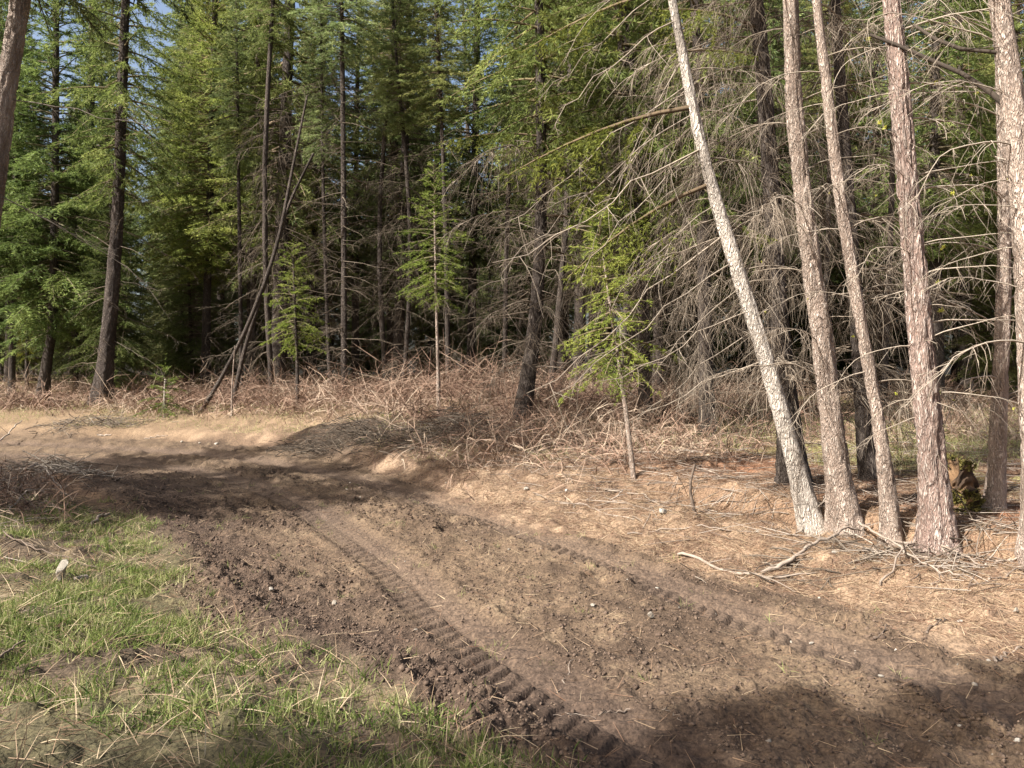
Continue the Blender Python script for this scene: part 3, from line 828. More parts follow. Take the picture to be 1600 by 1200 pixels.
px_tree("l7", "fir_tree", "low-branched dark green fir at the far left with foliage nearly to the brush", (66, 622),
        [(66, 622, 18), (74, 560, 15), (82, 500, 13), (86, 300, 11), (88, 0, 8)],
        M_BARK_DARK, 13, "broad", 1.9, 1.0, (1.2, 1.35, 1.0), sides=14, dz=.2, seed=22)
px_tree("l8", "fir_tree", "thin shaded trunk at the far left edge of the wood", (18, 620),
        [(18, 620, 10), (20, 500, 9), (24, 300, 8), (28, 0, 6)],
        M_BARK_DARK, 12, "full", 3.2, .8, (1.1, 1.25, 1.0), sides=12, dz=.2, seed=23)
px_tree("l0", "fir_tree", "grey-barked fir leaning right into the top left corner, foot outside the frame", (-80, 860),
        [(-78, 830, 42), (-46, 600, 35), (-9, 350, 30), (12, 200, 28), (27, 100, 27), (41, 0, 26)],
        M_BARK_PALE, 15, "loose", 6.3, .9, (1.0, 1.0, .85), sides=40, dz=.03, relief=.013, flare=.25, seed=24, depth=9.5)

def pole(key, label, base, line, d, seed):
    px_tree(key, "leaning_dead_tree", label, base, line, M_BARK_DARK, 1, None, sides=10, dz=.1, flare=.1, seed=seed, depth=d, tangle=None, cat="dead tree")
pole("p1", "leaning dead pole, the upper of the crossed pair, foot by the grey trunk", (316, 596),
     [(314, 604, 8), (352, 540, 7), (393, 455, 7), (432, 345, 6), (457, 225, 5), (480, 110, 3)], 17.2, 31)
pole("p2", "leaning dead pole with a lighter lower half, steeper of the crossed pair", (362, 592),
     [(362, 604, 8), (383, 510, 7), (417, 400, 6), (450, 290, 5), (490, 205, 4)], 17.8, 32)

# ------------------------------------------------------------------ limbs on the near trees
def dress(key, zs, az_deg, kind, n, scale=(.7, 1.1), pitch=(-8, 8), tint=(.85, 1.15)):
    root, P, rr, d = TREES[key]
    for i in range(n):
        z = zs[0] + (zs[1] - zs[0]) * (i + random.random()) / n
        put_limb(root, P, rr, z, R(random.uniform(*az_deg)), kind, random.uniform(*scale), R(random.uniform(*pitch)), tint=random.uniform(*tint))
dress("r1", (1.4, 5.6), (160, 215), "sweep", 15, (.55, 1.05), (-42, -22))
dress("r1", (1.5, 5.5), (-30, 120), "hang", 7, (.5, .85), (-10, 15))
dress("r1", (.6, 5.0), (0, 360), "stub", 7, (.4, .9))
dress("r2", (1.0, 5.6), (-40, 60), "hang", 10, (.45, .85), (-5, 20))
dress("r2", (1.2, 5.6), (130, 230), "hang", 10, (.5, .95), (-5, 20))
dress("r2", (.6, 5.2), (230, 320), "stub", 5, (.3, .6))
dress("r3", (1.0, 5.4), (-50, 70), "hang", 10, (.5, .9), (-5, 20))
dress("r3", (1.0, 5.4), (140, 230), "arch", 7, (.4, .75), (-35, 10))
dress("r4", (1.2, 5.4), (-35, 35), "arch", 13, (.6, 1.05), (-15, 15), (1.0, 1.3))
dress("r4", (1.0, 4.6), (150, 215), "arch", 6, (.4, .8), (-35, 5), (1.0, 1.25))
dress("r4", (.6, 5.0), (220, 330), "stub", 6, (.3, .6))
dress("r5", (1.0, 6.0), (-40, 60), "hang", 9, (.6, 1.0), (-5, 20))
dress("r5", (1.0, 6.0), (140, 240), "arch", 9, (.7, 1.1), (-10, 20), (1.0, 1.2))
dress("r6", (1.4, 4.8), (150, 215), "arch", 10, (.5, 1.0), (-20, 15), (1.0, 1.25))
dress("r6", (.6, 5.0), (200, 300), "stub", 5, (.3, .6))
dress("r7", (1.2, 6.5), (130, 260), "hang", 16, (.7, 1.2), (-15, 15), (.9, 1.2))
dress("r7", (1.2, 6.5), (-60, 50), "hang", 8, (.6, 1.0), (-5, 15), (.9, 1.1))
dress("r8", (1.2, 5.0), (-40, 230), "hang", 8, (.6, 1.0))
dress("m2", (1.2, 6.5), (-60, 60), "hang", 14, (.8, 1.3), (-20, 15), (.9, 1.15))
dress("m2", (1.8, 6.5), (140, 260), "hang", 8, (.7, 1.2), (-15, 15), (.9, 1.15))
dress("m4", (.9, 6.5), (-80, 260), "hang", 20, (.8, 1.3), (-20, 15), (.65, .95))
dress("m1", (.8, 5.5), (150, 300), "hang", 10, (.8, 1.3), (-15, 15), (.9, 1.1))
dress("m1", (.8, 5.5), (-60, 40), "stub", 8, (.7, 1.6), (-25, 5))
dress("l1", (1.5, 8), (-60, 60), "sweep", 10, (.5, .9), (-30, 5), (.55, .8))
dress("l0", (3.5, 6.5), (-40, 20), "sweep", 3, (.5, .9), (-12, -2), (.8, 1))
for key, z, az, s, pit in (("m1", 4.6, -20, 1.0, -5), ("m1", 3.9, -35, 1.1, -8), ("m1", 5.4, 200, 1.0, 0), ("m1", 5.2, -60, .9, 5), ("m1", 3.3, 20, .8, -10),
                           ("r1", 4.05, 185, 1.0, -12), ("r1", 3.3, 190, .9, -24), ("r1", 4.6, -10, .35, 0), ("r1", 2.9, 20, .3, 0), ("r1", 5.2, 170, .8, -10),
                           ("m2", 4.4, 230, 1.1, -5), ("m2", 5.3, 260, 1.0, 0), ("m2", 6.2, 200, 1.1, 0), ("m2", 5.6, -30, 1.0, 0), ("r7", 5.2, 215, .9, 0)):
    root, P, rr, d = TREES[key]
    put_limb(root, P, rr, z, R(az), random.choice(GREEN), s, R(pit), "green_branch", 1.0)
root, P, rr, d = TREES["r6"]
for px in ([(1600, 190, 12), (1562, 135, 11), (1530, 95, 9), (1490, 62, 8), (1450, 28, 7), (1415, 0, 6)], [(1560, 82, 7), (1515, 66, 8), (1488, 40, 7), (1465, 5, 6)]):
    q = np.array([((u - 800) / FOC * d - root.location.x, .12 * i, EYE - (v - 600) / FOC * d - root.location.z) for i, (u, v, w) in enumerate(px)])
    V, F = tubes(smooth_line(q[:, :3], 4)[None] if False else q[None], np.array([[w * .42 / FOC * d for u, v, w in px]]), 7)
    b = Bag(); b.add(V, F, .12, 0)
    link("heavy_limb", b.build("heavy_limb", [M_TWIG], True), root)
# lichen tufts on the arching limbs of the pink plated fir and its neighbours
for key in ("r4", "r3", "r5"):
    for limb in [c for c in TREES[key][0].children if c.name.startswith("bare_branch")][:14]:
        co = limb.data.vertices
        for _ in range(random.choice((0, 1, 1, 2))):
            v = co[random.randrange(len(co) // 4, len(co))].co
            t = link("lichen_tuft", TUFT, limb); t.location = v
            t.scale = (random.uniform(.4, .8),) * 3; t.rotation_euler = (random.random() * 6, 0, random.random() * 6)

# ------------------------------------------------------------------ saplings
SAP_BIG = crown_mesh("crown_sapling", 0, 2.5, .95, 66, 501, M_LIME, .048, .16, low=.5, step=.058, tint0=.5, k=5)
SAP_SLIM = crown_mesh("crown_sapling_slim", 0, 2.1, .72, 60, 502, M_LIME, .05, .3, low=.5, step=.06, tint0=.62, k=5)
SAP_TINY = crown_mesh("crown_sapling_tiny", 0, .7, .38, 20, 503, M_LIME, .05, .1, low=.6, step=.05, tint0=.5, k=4)
px_tree("s1", "fir_sapling", "bright green fir sapling with a thin bare pale stem, centre, before the dark wood", (686, 655),
        [(686, 655, 7), (684, 560, 5), (681, 450, 4), (679, 330, 3)], M_BARK_PALE, 1, SAP_BIG, 2.35, 1.0, (1.15, 1.2, .95), sides=10, dz=.1, flare=.1, cat="sapling")
px_tree("s2", "fir_sapling", "bright green fir sapling left of centre, in front of the grey fir with rusty top", (465, 640),
        [(465, 640, 6), (464, 560, 5), (461, 480, 4), (458, 400, 2)], M_BARK_DARK, 1, SAP_BIG, 1.35, .85, (1.25, 1.28, 1.0), sides=10, dz=.1, flare=.1, cat="sapling")
px_tree("s3", "fir_sapling", "yellow-green sapling with a leaning pale stem rising beside the tan bank", (990, 748),
        [(990, 748, 8), (980, 660, 7), (966, 560, 6), (952, 470, 4), (942, 395, 3)], M_BARK_PALE, 1, SAP_SLIM, 1.35, 1.0, (1.4, 1.38, 1.1), sides=12, dz=.08, flare=.1, cat="sapling")
px_tree("s4", "fir_sapling", "tiny green fir seedling in the brush beyond the track's bend", (257, 652),
        [(257, 652, 3), (257, 620, 3), (258, 592, 2)], M_BARK_GREY, .1, SAP_TINY, .2, 1.1, (.9, 1.0, .8), sides=8, dz=.1, flare=.1, cat="sapling")
px_tree("s5", "fir_sapling", "small spindly sapling with mossy yellowish boughs at the far left", (42, 610),
        [(42, 618, 6), (42, 560, 5), (43, 515, 3)], M_BARK_DARK, .3, SAP_BIG, 1.05, .62, (1.1, 1.0, .55), sides=8, dz=.1, flare=.1, cat="sapling")
px_tree("s6", "bare_sapling", "thin bare grey sapling stem in the brush under the leaning poles", (362, 650),
        [(362, 650, 3), (363, 600, 2.4), (367, 540, 1.5)], M_BARK_PALE, .3, None, sides=8, dz=.1, flare=.1, cat="sapling")

# ------------------------------------------------------------------ the wood behind: prototypes, then copies
def proto(height, r0, crown, cz, cs, tangle, ts, seed):
    root = bpy.data.objects.new("conifer", None); COL.objects.link(root)
    z = np.linspace(-.3, height, 9); rr = np.linspace(r0, .03, 9)
    bend = np.random.default_rng(seed).normal(0, .10, 2)
    P = np.stack([bend[0] * np.sin(z * .35), bend[1] * np.sin(z * .3), z], 1)
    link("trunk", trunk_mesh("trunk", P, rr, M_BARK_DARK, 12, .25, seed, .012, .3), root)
    c = link("crown", CROWN[crown], root); c.location = (0, 0, cz); c.scale = (cs, cs, (height - cz) / 11)
    t = link("dead_twig_tangle", TANGLE[tangle], root); t.scale = (ts,) * 3
    return root

def copy_tree(src):
    o = src.copy(); COL.objects.link(o)
    for ch in src.children:
        c = ch.copy(); COL.objects.link(c); c.parent = o; c.color = ch.color
    return o

PROTO = [proto(18, .20, "full", 3.8, 1.0, "spread", .95, 71), proto(20, .24, "broad", 4.6, 1.0, "drape", 1.0, 72),
         proto(16, .15, "slim", 3.4, 1.15, "spread", .85, 73), proto(19, .20, "loose", 3.4, 1.1, "drape", .95, 74),
         proto(15, .12, "full", 3.2, .8, "sparse", .9, 75)]
YOUNG = [proto(7.0, .06, "full", .5, .62, "sparse", .45, 76), proto(9.0, .08, "broad", .7, .7, "sparse", .5, 77)]
spots = [(root.location.x, root.location.y) for root, P, rr, d in TREES.values()]
g2 = np.random.default_rng(88)
def free(x, y, dm):
    return all((x - a) ** 2 + (y - b) ** 2 > dm * dm for a, b in spots)
def fill(n, y0, y1, power, dm, wide=.82, keepout=False):
    out = []; tries = 0
    while len(out) < n and tries < 6000:
        tries += 1
        y = y0 + (y1 - y0) * g2.random() ** power
        x = g2.uniform(-wide, wide) * y
        if x > 2 and y < 21 and g2.random() < .4: y -= 3.5
        if y < 20 and x < -12: continue
        if keepout and y < 27 and -.36 < x / y < .12: continue
        if free(x, y, dm + .02 * y):
            spots.append((x, y)); out.append((x, y))
    return sorted(out, key=lambda p: p[1])
SHORT = {"l0": "corner trunk", "l8": "thin far-left trunk", "l7": "low-branched fir", "l6": "mid-thick shaded fir", "l1": "big dark leaning fir", "l3": "yellow-green fir",
         "l4": "thin straight fir", "l5": "pole-like fir", "m3": "rusty-topped fir", "m5": "broad mid-green fir", "m6": "grey-twigged fir",
         "m1": "dark centre fir", "m2": "stump-footed dark fir", "m4": "dead-twigged fir", "r7": "brown furrowed fir", "r1": "leaning pale trunk",
         "r2": "stout tan fir", "r8": "dim half-hidden trunk", "r3": "slender pale fir", "r4": "pink plated fir", "r5": "straight grey fir", "r6": "right edge trunk"}
marks = sorted((TREES[k][0].location.x / TREES[k][0].location.y, v) for k, v in SHORT.items())
first = set(); seen = {}
def plant(pts, protos, zs, group, label, tones):
    for (x, y) in pts:
        k = int(g2.integers(0, len(protos)))
        src = protos[k]
        o = src if src.name not in first else copy_tree(src)
        first.add(src.name)
        o.location = (x, y, float(smooth_h(x, y)))
        s = g2.uniform(*zs)
        o.scale = (s, s, s * g2.uniform(.9, 1.1))
        o.rotation_euler = (g2.normal(0, .025), g2.normal(0, .025), g2.uniform(0, 6.28))
        lab = label
        if "{}" in label:
            u = x / y
            L = [v for m, v in marks if m <= u]; Rr = [v for m, v in marks if m > u]
            where = f"between the {L[-1]} and the {Rr[0]}" if L and Rr else (f"right of the {L[-1]}" if L else f"left of the {Rr[0]}")
            n = seen[(label, where)] = seen.get((label, where), 0) + 1
            lab = label.format(where) if n == 1 else label.format(("next nearest ", "third nearest ", "fourth nearest ", "fifth nearest ", "sixth nearest ")[min(n, 6) - 2] + where)
        tag(o, lab, "tree", group)
        tone = g2.uniform(*tones); yel = g2.uniform(.92, 1.14)
        for c in o.children:
            if c.name.startswith("crown"): c.color = (tone * yel, tone, tone * g2.uniform(.75, 1.05), 1)
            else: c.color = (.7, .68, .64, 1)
BARE = []
for sd, h, tg, ts in ((91, 14, "spread", .9), (92, 15, "drape", .9), (93, 13, "sparse", 1.0)):
    t_ = proto(h, .07, "slim", h * .55, .65, tg, ts, sd)
    BARE.append(t_)
bare_spots = [(-6.1, 19.6), (-4.9, 20.8), (-4.2, 19.2), (-2.9, 20.2), (-1.6, 19.4), (-.2, 20.6), (.9, 18.2), (-3.6, 22.2), (-7.6, 21.6), (2.4, 17.2), (6.6, 16.4), (8.4, 17.4)]
spots += bare_spots
extra = [(14.2, 24.0), (-6.9, 22.6), (-8.6, 25.2), (-5.4, 26.5), (-3.6, 24.0)]
spots += extra
plant(bare_spots, BARE, (.85, 1.15), "shaded conifers just behind the front trees", "thin grey-twigged conifer {}", (1.3, 1.8))
plant(sorted(extra + fill(15, 18.0, 25.5, 1.0, 1.2), key=lambda p: p[1]), PROTO, (.9, 1.2), "shaded conifers just behind the front trees", "shaded second-row fir {}", (1.1, 1.8))
plant(fill(64, 25.5, 52, 1.1, 1.5), PROTO, (1.0, 1.3), "conifers deep in the wood", "far conifer deep in the wood, seen only through gaps between nearer trees", (.9, 1.5))
plant(fill(72, 21, 50, 1.2, 1.0, keepout=True), YOUNG, (.7, 1.2), "young conifers in the shade of the wood", "young dark conifer filling the shaded understory deep in the wood", (.8, 1.3))
plant(fill(64, 52, 80, 1.0, 1.4, .78), [PROTO[0], PROTO[4], YOUNG[1]], (1.3, 1.8), "conifers closing the far side of the wood", "distant conifer closing the view at the far side of the wood", (.9, 1.4))

# trees outside the frame, on the near side of the track: they throw the shade across it
for (x, y, k, s, lab) in ((-13.0, -2.3, 4, .72, "fir far left of the viewer, outside the frame, shading the turf"),
                          (-10.8, -3.0, 0, .60, "dense fir left of the viewer, outside the frame, shading the turf"),
                          (-8.8, -2.3, 4, .70, "broad small fir left of the viewer, outside the frame, shading the track"),
                          (-6.9, -1.8, 2, .68, "slim fir left of the viewer, outside the frame, shading the track"),
                          (-5.2, -2.0, 4, .66, "small fir by the viewer's left shoulder, outside the frame"),
                          (-2.6, -4.6, 0, .62, "dense fir behind the viewer, outside the frame"),
                          (-12.9, 8.3, 0, .60, "dense fir short of the track's left bend, outside the frame"),
                          (-11.6, 6.7, 4, .80, "fir on the left verge, outside the frame, shading the bend"),
                          (-10.6, 5.2, 0, .72, "tall dense fir on the left verge, outside the frame, shading the bend")):
    o = copy_tree(PROTO[k])
    o.location = (x, y, float(smooth_h(x, y))); o.scale = (s * 1.15, s * 1.15, s)
    o.rotation_euler = (0, 0, x)
    tag(o, lab, "tree", "trees outside the frame")

# ------------------------------------------------------------------ ground cover
def blades(P, L, w, lean, K=4, bend=.5):
    N = len(P)
    az = rng.uniform(0, 2 * math.pi, N)
    h = np.stack([np.cos(az), np.sin(az), np.zeros(N)], 1)
    up = np.array([0, 0, 1.0])
    ln = np.broadcast_to(lean, (N,))[:, None]
    t = np.linspace(0, 1, K)
    d = nrm(up * (1 - ln) + h * ln)
    Q = P[:, None] + d[:, None] * (L[:, None, None] * t[None, :, None]) + h[:, None] * (bend * L[:, None, None] * ln[:, :, None] * (t ** 2)[None, :, None])
    Q[:, :, 2] -= (bend * .7 * L[:, None] * ln) * (t ** 2)[None]
    wid = np.broadcast_to(w, (N,))[:, None] * np.interp(t, [0, .33, .66, 1], [1, .9, .6, .08])[None]
    return ribbons(Q, wid)

def scatter(n, xr, yr, dens, seed):
    g = np.random.default_rng(seed)
    x = g.uniform(*xr, n); y = g.uniform(*yr, n)
    k = g.random(n) < dens(x, y)
    return x[k], y[k]

def inview(x, y, pad=.06):
    return (np.abs(x) < (.68 + pad) * y + .6) & (y > 2.2)

# turf on the left
def d_grass(x, y):
    e, el, dirt = masks(x, y)
    pat = ss(.38, .58, fbm(x * 1.3, y * 1.3, 131, 3)) * .7 + .3
    return inview(x, y) * ss(-.15, .25, el) * (1 - .9 * dirt) * pat * np.clip(1.25 - .05 * y, .2, 1) * ss(9.6, 7.0, y)
def clumps(x, y, n, sp):
    X = np.repeat(x, n) + rng.normal(0, sp, len(x) * n); Y = np.repeat(y, n) + rng.normal(0, sp, len(x) * n)
    return np.stack([X, Y, ground_h(X, Y) - .012], 1)
b = Bag()
x, y = scatter(36000, (-9, 1.4), (2.2, 11.5), d_grass, 1)
gp = fbm(x * 1.7, y * 1.7, 141, 3)
k = gp + .14 * rng.random(len(x)) > .495
P = clumps(x[k], y[k], 16, .035); n = len(P)
hs = np.repeat(rng.uniform(.5, 1.4, k.sum()), 16)
V, F = blades(P, rng.uniform(.04, .10, n) * hs, rng.uniform(.004, .0075, n), rng.uniform(.05, .6, n))
b.add(V, F, np.repeat(np.clip(np.repeat(rng.normal(.46, .24, k.sum()), 16) + rng.normal(0, .14, n), 0, 1), 8), 0)
x, y = scatter(55000, (-9, 1.4), (2.2, 11.5), lambda x, y: d_grass(x, y) * .9 + .22 * inview(x, y) * (masks(x, y)[1] > .05) * (y < 9), 2)
n = len(x)
V, F = blades(np.stack([x, y, ground_h(x, y) - .005], 1), rng.uniform(.08, .26, n), rng.uniform(.003, .006, n), rng.uniform(.5, .98, n), K=3, bend=.3)
b.add(V, F, np.repeat(rng.uniform(.2, 1, n), 6), 1)
tag(link("grass", b.build("grass", [M_GRASS, M_STRAW])), "patchy green and straw coloured grass on the left verge", None, None, "stuff")

# thin tufts in the track
def d_tuft(x, y):
    e, el, dirt = masks(x, y)
    return inview(x, y) * dirt
x, y = scatter(170, (-6, 4), (2.4, 11), d_tuft, 3)
n = 16
X = np.repeat(x, n) + rng.normal(0, .028, len(x) * n); Y = np.repeat(y, n) + rng.normal(0, .028, len(x) * n)
b = Bag()
V, F = blades(np.stack([X, Y, ground_h(X, Y) - .01], 1), rng.uniform(.03, .09, len(X)), rng.uniform(.002, .004, len(X)), rng.uniform(.1, .8, len(X)))
b.add(V, F, np.repeat(rng.uniform(.3, .95, len(X)), 8), 0)
tag(link("grass_tufts", b.build("grass_tufts", [M_GRASS])), "sparse small grass tufts pressed into the track", None, None, "stuff")

# grass glade under the right-hand trees and dry grass along the far edge
def d_glade(x, y):
    e, el, dirt = masks(x, y)
    a = ss(3.6, 5, e) * ss(.36, .55, fbm(x * .7, y * .7, 55, 3)) * (y > 9.5) * (x > .5)
    c = ss(.1, .6, e) * (y > 10.5) * (x < 2.5) * .35 * ss(.4, .55, fbm(x * 1.1, y * 1.1, 58, 3))
    return inview(x, y) * np.maximum(a, c) * (1 - dirt)
x, y = scatter(120000, (-12, 12), (8.5, 19), d_glade, 5)
b = Bag()
V, F = blades(np.stack([x, y, ground_h(x, y) - .01], 1), rng.uniform(.07, .24, len(x)), rng.uniform(.004, .008, len(x)), rng.uniform(.15, .9, len(x)), bend=.4)
b.add(V, F, np.repeat(np.clip(rng.normal(.78, .2, len(x)), 0, 1), 8), 0)
tag(link("dry_grass", b.build("dry_grass", [M_GRASS])), "dry yellowish grass along the far bank and under the right trees", None, None, "stuff")

# needle and straw litter lying on the tan bank and between the tracks
def d_lit(x, y):
    e, el, dirt = masks(x, y)
    return inview(x, y) * np.clip((1 - dirt) * ss(-.2, .4, e) + .035 * dirt, 0, 1) * np.clip(1.15 - .07 * y, .12, 1)
x, y = scatter(470000, (-6, 9), (2.3, 14), d_lit, 7)
e, el, dirt = masks(x, y)
N = len(x)
L = rng.uniform(.03, .14, N)
az = rng.uniform(0, 6.28, N)
P0 = np.stack([x, y, ground_h(x, y) + .004], 1)
x2 = x + np.cos(az) * L; y2 = y + np.sin(az) * L
P1 = np.stack([x2, y2, ground_h(x2, y2) + rng.uniform(.003, .045, N)], 1)
b = Bag()
V, F = ribbons(np.stack([P0, P1], 1), np.stack([rng.uniform(.0025, .0055, N), np.full(N, .0015)], 1))
red = ss(1.5, 3.6, e) * .45
b.add(V, F, np.repeat(np.clip(rng.uniform(.05, .85, N) - red, 0, 1), 2 * 2), 0)
tag(link("needle_litter", b.build("needle_litter", [M_STRAW])), "tan needles and dead straw strewn over the bank right of the track", None, None, "stuff")

# dry red-brown brush
def d_brush(x, y):
    e, el, dirt = masks(x, y)
    far = ss(1.0, 2.0, e) * ss(10.5, 12.5, y + .12 * x) * (1 - .6 * ss(17, 24, y)) * ss(4.2, 1.8, x)
    mid = np.exp(-(((x - .9) / 1.8) ** 2 + ((y - 11.9) / 1.3) ** 2)) * 1.2
    right = ss(4, 6.5, e) * (x > 1.5) * ss(10.5, 13, y) * .3
    left = ss(.3, 1.2, el) * ss(6.2, 8.0, y) * 1.1
    heap = 1 - .8 * np.exp(-(((x + 2.7) / 1.5) ** 2 + ((y - 13.4) / .9) ** 2))
    return inview(x, y, .1) * np.clip((far + mid + right + left) * heap, 0, 1) * (1 - dirt) * (.35 + .65 * ss(.38, .6, fbm(x * .9, y * .9, 151, 3)))
x, y = scatter(108000, (-16, 14), (7.2, 26), d_brush, 9)
N = len(x)
b = Bag()
e, el, dirt = masks(x, y)
hgt = np.where(el > 0, rng.uniform(.15, .5, N), rng.uniform(.35, 1.1, N)) * (0.15 + 1.7 * fbm(x * .8, y * .8, 161, 3) ** 1.3) * (1 + .55 * np.exp(-(((x + .5) / 4) ** 2 + ((y - 15.5) / 3) ** 2)))
az = rng.uniform(0, 6.28, N)
d0 = nrm(np.stack([np.cos(az) * .6, np.sin(az) * .6, rng.uniform(.4, 1.3, N)], 1))
P = curve_pts(np.stack([x, y, ground_h(x, y) - .02], 1), d0, hgt * 1.15, rng.uniform(.05, .9, N), 5, .22)
V, F = ribbons(P, np.array([[.0115, .0102, .0085, .0066, .002]]) * rng.uniform(.7, 1.25, (N, 1)))
tone = np.clip(-.06 + 1.1 * fbm(x * .8, y * .8, 171, 2) + rng.normal(0, .2, N), 0, 1)
b.add(V, F, np.repeat(tone, 10), 0)
n2 = int(N * 2.4)
o = rng.integers(0, N, n2); kk = rng.integers(1, 4, n2)
d2 = nrm(nrm(P[o, kk + 1] - P[o, kk]) * .8 + rng.normal(size=(n2, 3)) * np.array([.8, .8, .5]))
P2 = curve_pts(P[o, kk], d2, hgt[o] * rng.uniform(.2, .6, n2), rng.uniform(-.1, .7, n2), 3, .2)
V, F = ribbons(P2, np.array([[.0088, .007, .002]]))
b.add(V, F, np.repeat(np.clip(tone[o] + rng.normal(0, .12, n2), 0, 1), 6), 0)
tag(link("dry_brush", b.build("dry_brush", [M_BRUSH])), "tangled reddish brown dry brush along the edge of the wood", None, None, "stuff")

# twigs littering bank and verge
def d_tw(x, y):
    e, el, dirt = masks(x, y)
    a = ss(.3, 1.8, e) * (.5 + .8 * np.exp(-((e - 2.3) / .9) ** 2))
    c = ss(.4, 1.5, el) * .35 * ss(5, 8, y)
    return inview(x, y) * np.clip(a + c, 0, 1) * (1 - dirt)
x, y = scatter(10500, (-9, 9), (4, 14), d_tw, 13)
N = len(x)
az = rng.uniform(0, 6.28, N); L = rng.uniform(.12, .65, N)
P = curve_pts(np.stack([x, y, ground_h(x, y) + .012], 1), np.stack([np.cos(az), np.sin(az), rng.uniform(.0, .22, N)], 1), L, rng.uniform(0, .15, N), 5, .18)
P[:, :, 2] = np.maximum(P[:, :, 2], ground_h(P[:, :, 0].ravel(), P[:, :, 1].ravel()).reshape(N, 5) + .005)
b = Bag()
V, F = tubes(P, np.array([[.0055, .005, .0045, .0035, .002]]) * rng.uniform(.5, 1.2, (N, 1)), 3)
b.add(V, F, np.repeat(np.clip(rng.normal(.6, .2, N), 0, 1), 15), 0)
tag(link("twig_litter", b.build("twig_litter", [M_STICK])), "thin dead twigs scattered over the bank and verge", None, None, "stuff")

# ------------------------------------------------------------------ soil clods and pebbles
import bmesh
def lump_mesh(name, seed, mat, sub=2, rough=.3, sq=(1, 1, .7), tint=.5, facet=False):
    bm = bmesh.new()
    bmesh.ops.create_icosphere(bm, subdivisions=sub, radius=1)
    V = np.array([v.co[:] for v in bm.verts]); F = np.array([[v.index for v in f.verts] for f in bm.faces]); bm.free()
    g = np.random.default_rng(seed)
    for _ in range(11):
        d = nrm(g.normal(size=3)); c = g.uniform(.4, .7)
        s = V @ d
        V = V - np.outer(np.clip(s - c, 0, None), d)
    V = V * (1 + rough * .35 * (fbm(V[:, 0] * 2 + seed, V[:, 1] * 2 + V[:, 2] * 1.7, seed, 3) - .5)[:, None])
    V = V * np.array(sq)
    return mesh(name, V, [F], mat, not facet, {"tint": np.full(len(V), tint)})

def lumps(n, dens, xr, yr, seed, size, name, mat, label, tint=(.25, .6), sink=.42):
    g = np.random.default_rng(seed)
    x, y = scatter(n, xr, yr, dens, seed)
    N = len(x)
    bm = bmesh.new(); bmesh.ops.create_icosphere(bm, subdivisions=1, radius=1)
    V0 = np.array([v.co[:] for v in bm.verts]); F0 = np.array([[v.index for v in f.verts] for f in bm.faces]); bm.free()
    s = size[0] * (size[1] / size[0]) ** (g.random(N) ** 2.2)
    V = V0[None] * g.uniform(.45, 1.45, (N, len(V0), 1)) * s[:, None, None] * g.uniform(.7, 1.2, (N, 1, 3)) * np.array([1, 1, .75])
    V = V + np.stack([x, y, ground_h(x, y) + s * (.75 - 2 * sink) * .6], 1)[:, None]
    F = F0[None] + (np.arange(N) * len(V0))[:, None, None]
    b = Bag(); b.add(V.reshape(-1, 3), F.reshape(-1, 3), np.repeat(g.uniform(*tint, N), len(V0)), 0)
    tag(link(name, b.build(name, [mat])), label, None, None, "stuff")

def d_clod(x, y):
    e, el, dirt = masks(x, y)
    tr = np.maximum(ss(.3, .2, np.abs(poly_dist(x, y, TRACK1))), ss(.32, .2, np.abs(poly_dist(x, y, TRACK2))))
    edge = np.exp(-((el + .25) / .5) ** 2)
    return inview(x, y) * np.clip(dirt * (1 - .95 * tr) * (.4 + .35 * edge + .7 * ss(.5, .62, fbm(x * .8, y * .8, 77, 3))), 0, 1)
lumps(90000, d_clod, (-6, 4), (2.3, 12), 17, (.004, .020), "soil_clods", M_SOIL, "crumbly dark soil clods turned up along the track")
def crumbs(n, seed):
    g = np.random.default_rng(seed)
    x, y = scatter(n, (-6, 5), (2.3, 9.5), lambda x, y: d_clod(x, y) * np.clip(1.25 - .11 * y, .1, 1), seed)
    N = len(x); s = .0035 + .008 * g.random(N) ** 2
    V0 = np.array([[1, 0, 0], [0, 1, 0], [-1, 0, 0], [0, -1, 0], [0, 0, .9], [0, 0, -.6]], float)
    F0 = np.array([[0, 1, 4], [1, 2, 4], [2, 3, 4], [3, 0, 4], [1, 0, 5], [2, 1, 5], [3, 2, 5], [0, 3, 5]])
    a = g.uniform(0, 6.28, N); ca, sa_ = np.cos(a)[:, None], np.sin(a)[:, None]
    V = V0[None] * g.uniform(.55, 1.5, (N, 6, 1)) * s[:, None, None]
    V = np.stack([V[..., 0] * ca - V[..., 1] * sa_, V[..., 0] * sa_ + V[..., 1] * ca, V[..., 2]], -1)
    V = V + np.stack([x, y, ground_h(x, y) + s * .3], 1)[:, None]
    b = Bag(); b.add(V.reshape(-1, 3), (F0[None] + (np.arange(N) * 6)[:, None, None]).reshape(-1, 3), np.repeat(g.uniform(.2, .85, N), 6), 0)
    tag(link("soil_crumbs", b.build("soil_crumbs", [M_SOIL])), "fine crumbs of loose soil over the track", None, None, "stuff")
crumbs(150000, 23)
def d_peb(x, y):
    e, el, dirt = masks(x, y)
    return inview(x, y) * (.25 + .75 * dirt) * ss(-3.2, 0, e) * ss(2.4, .5, e)
lumps(800, d_peb, (-4, 6), (2.3, 11), 19, (.005, .020), "pebbles", M_STONE, "small pale pebbles bedded in the track", (.05, .6))

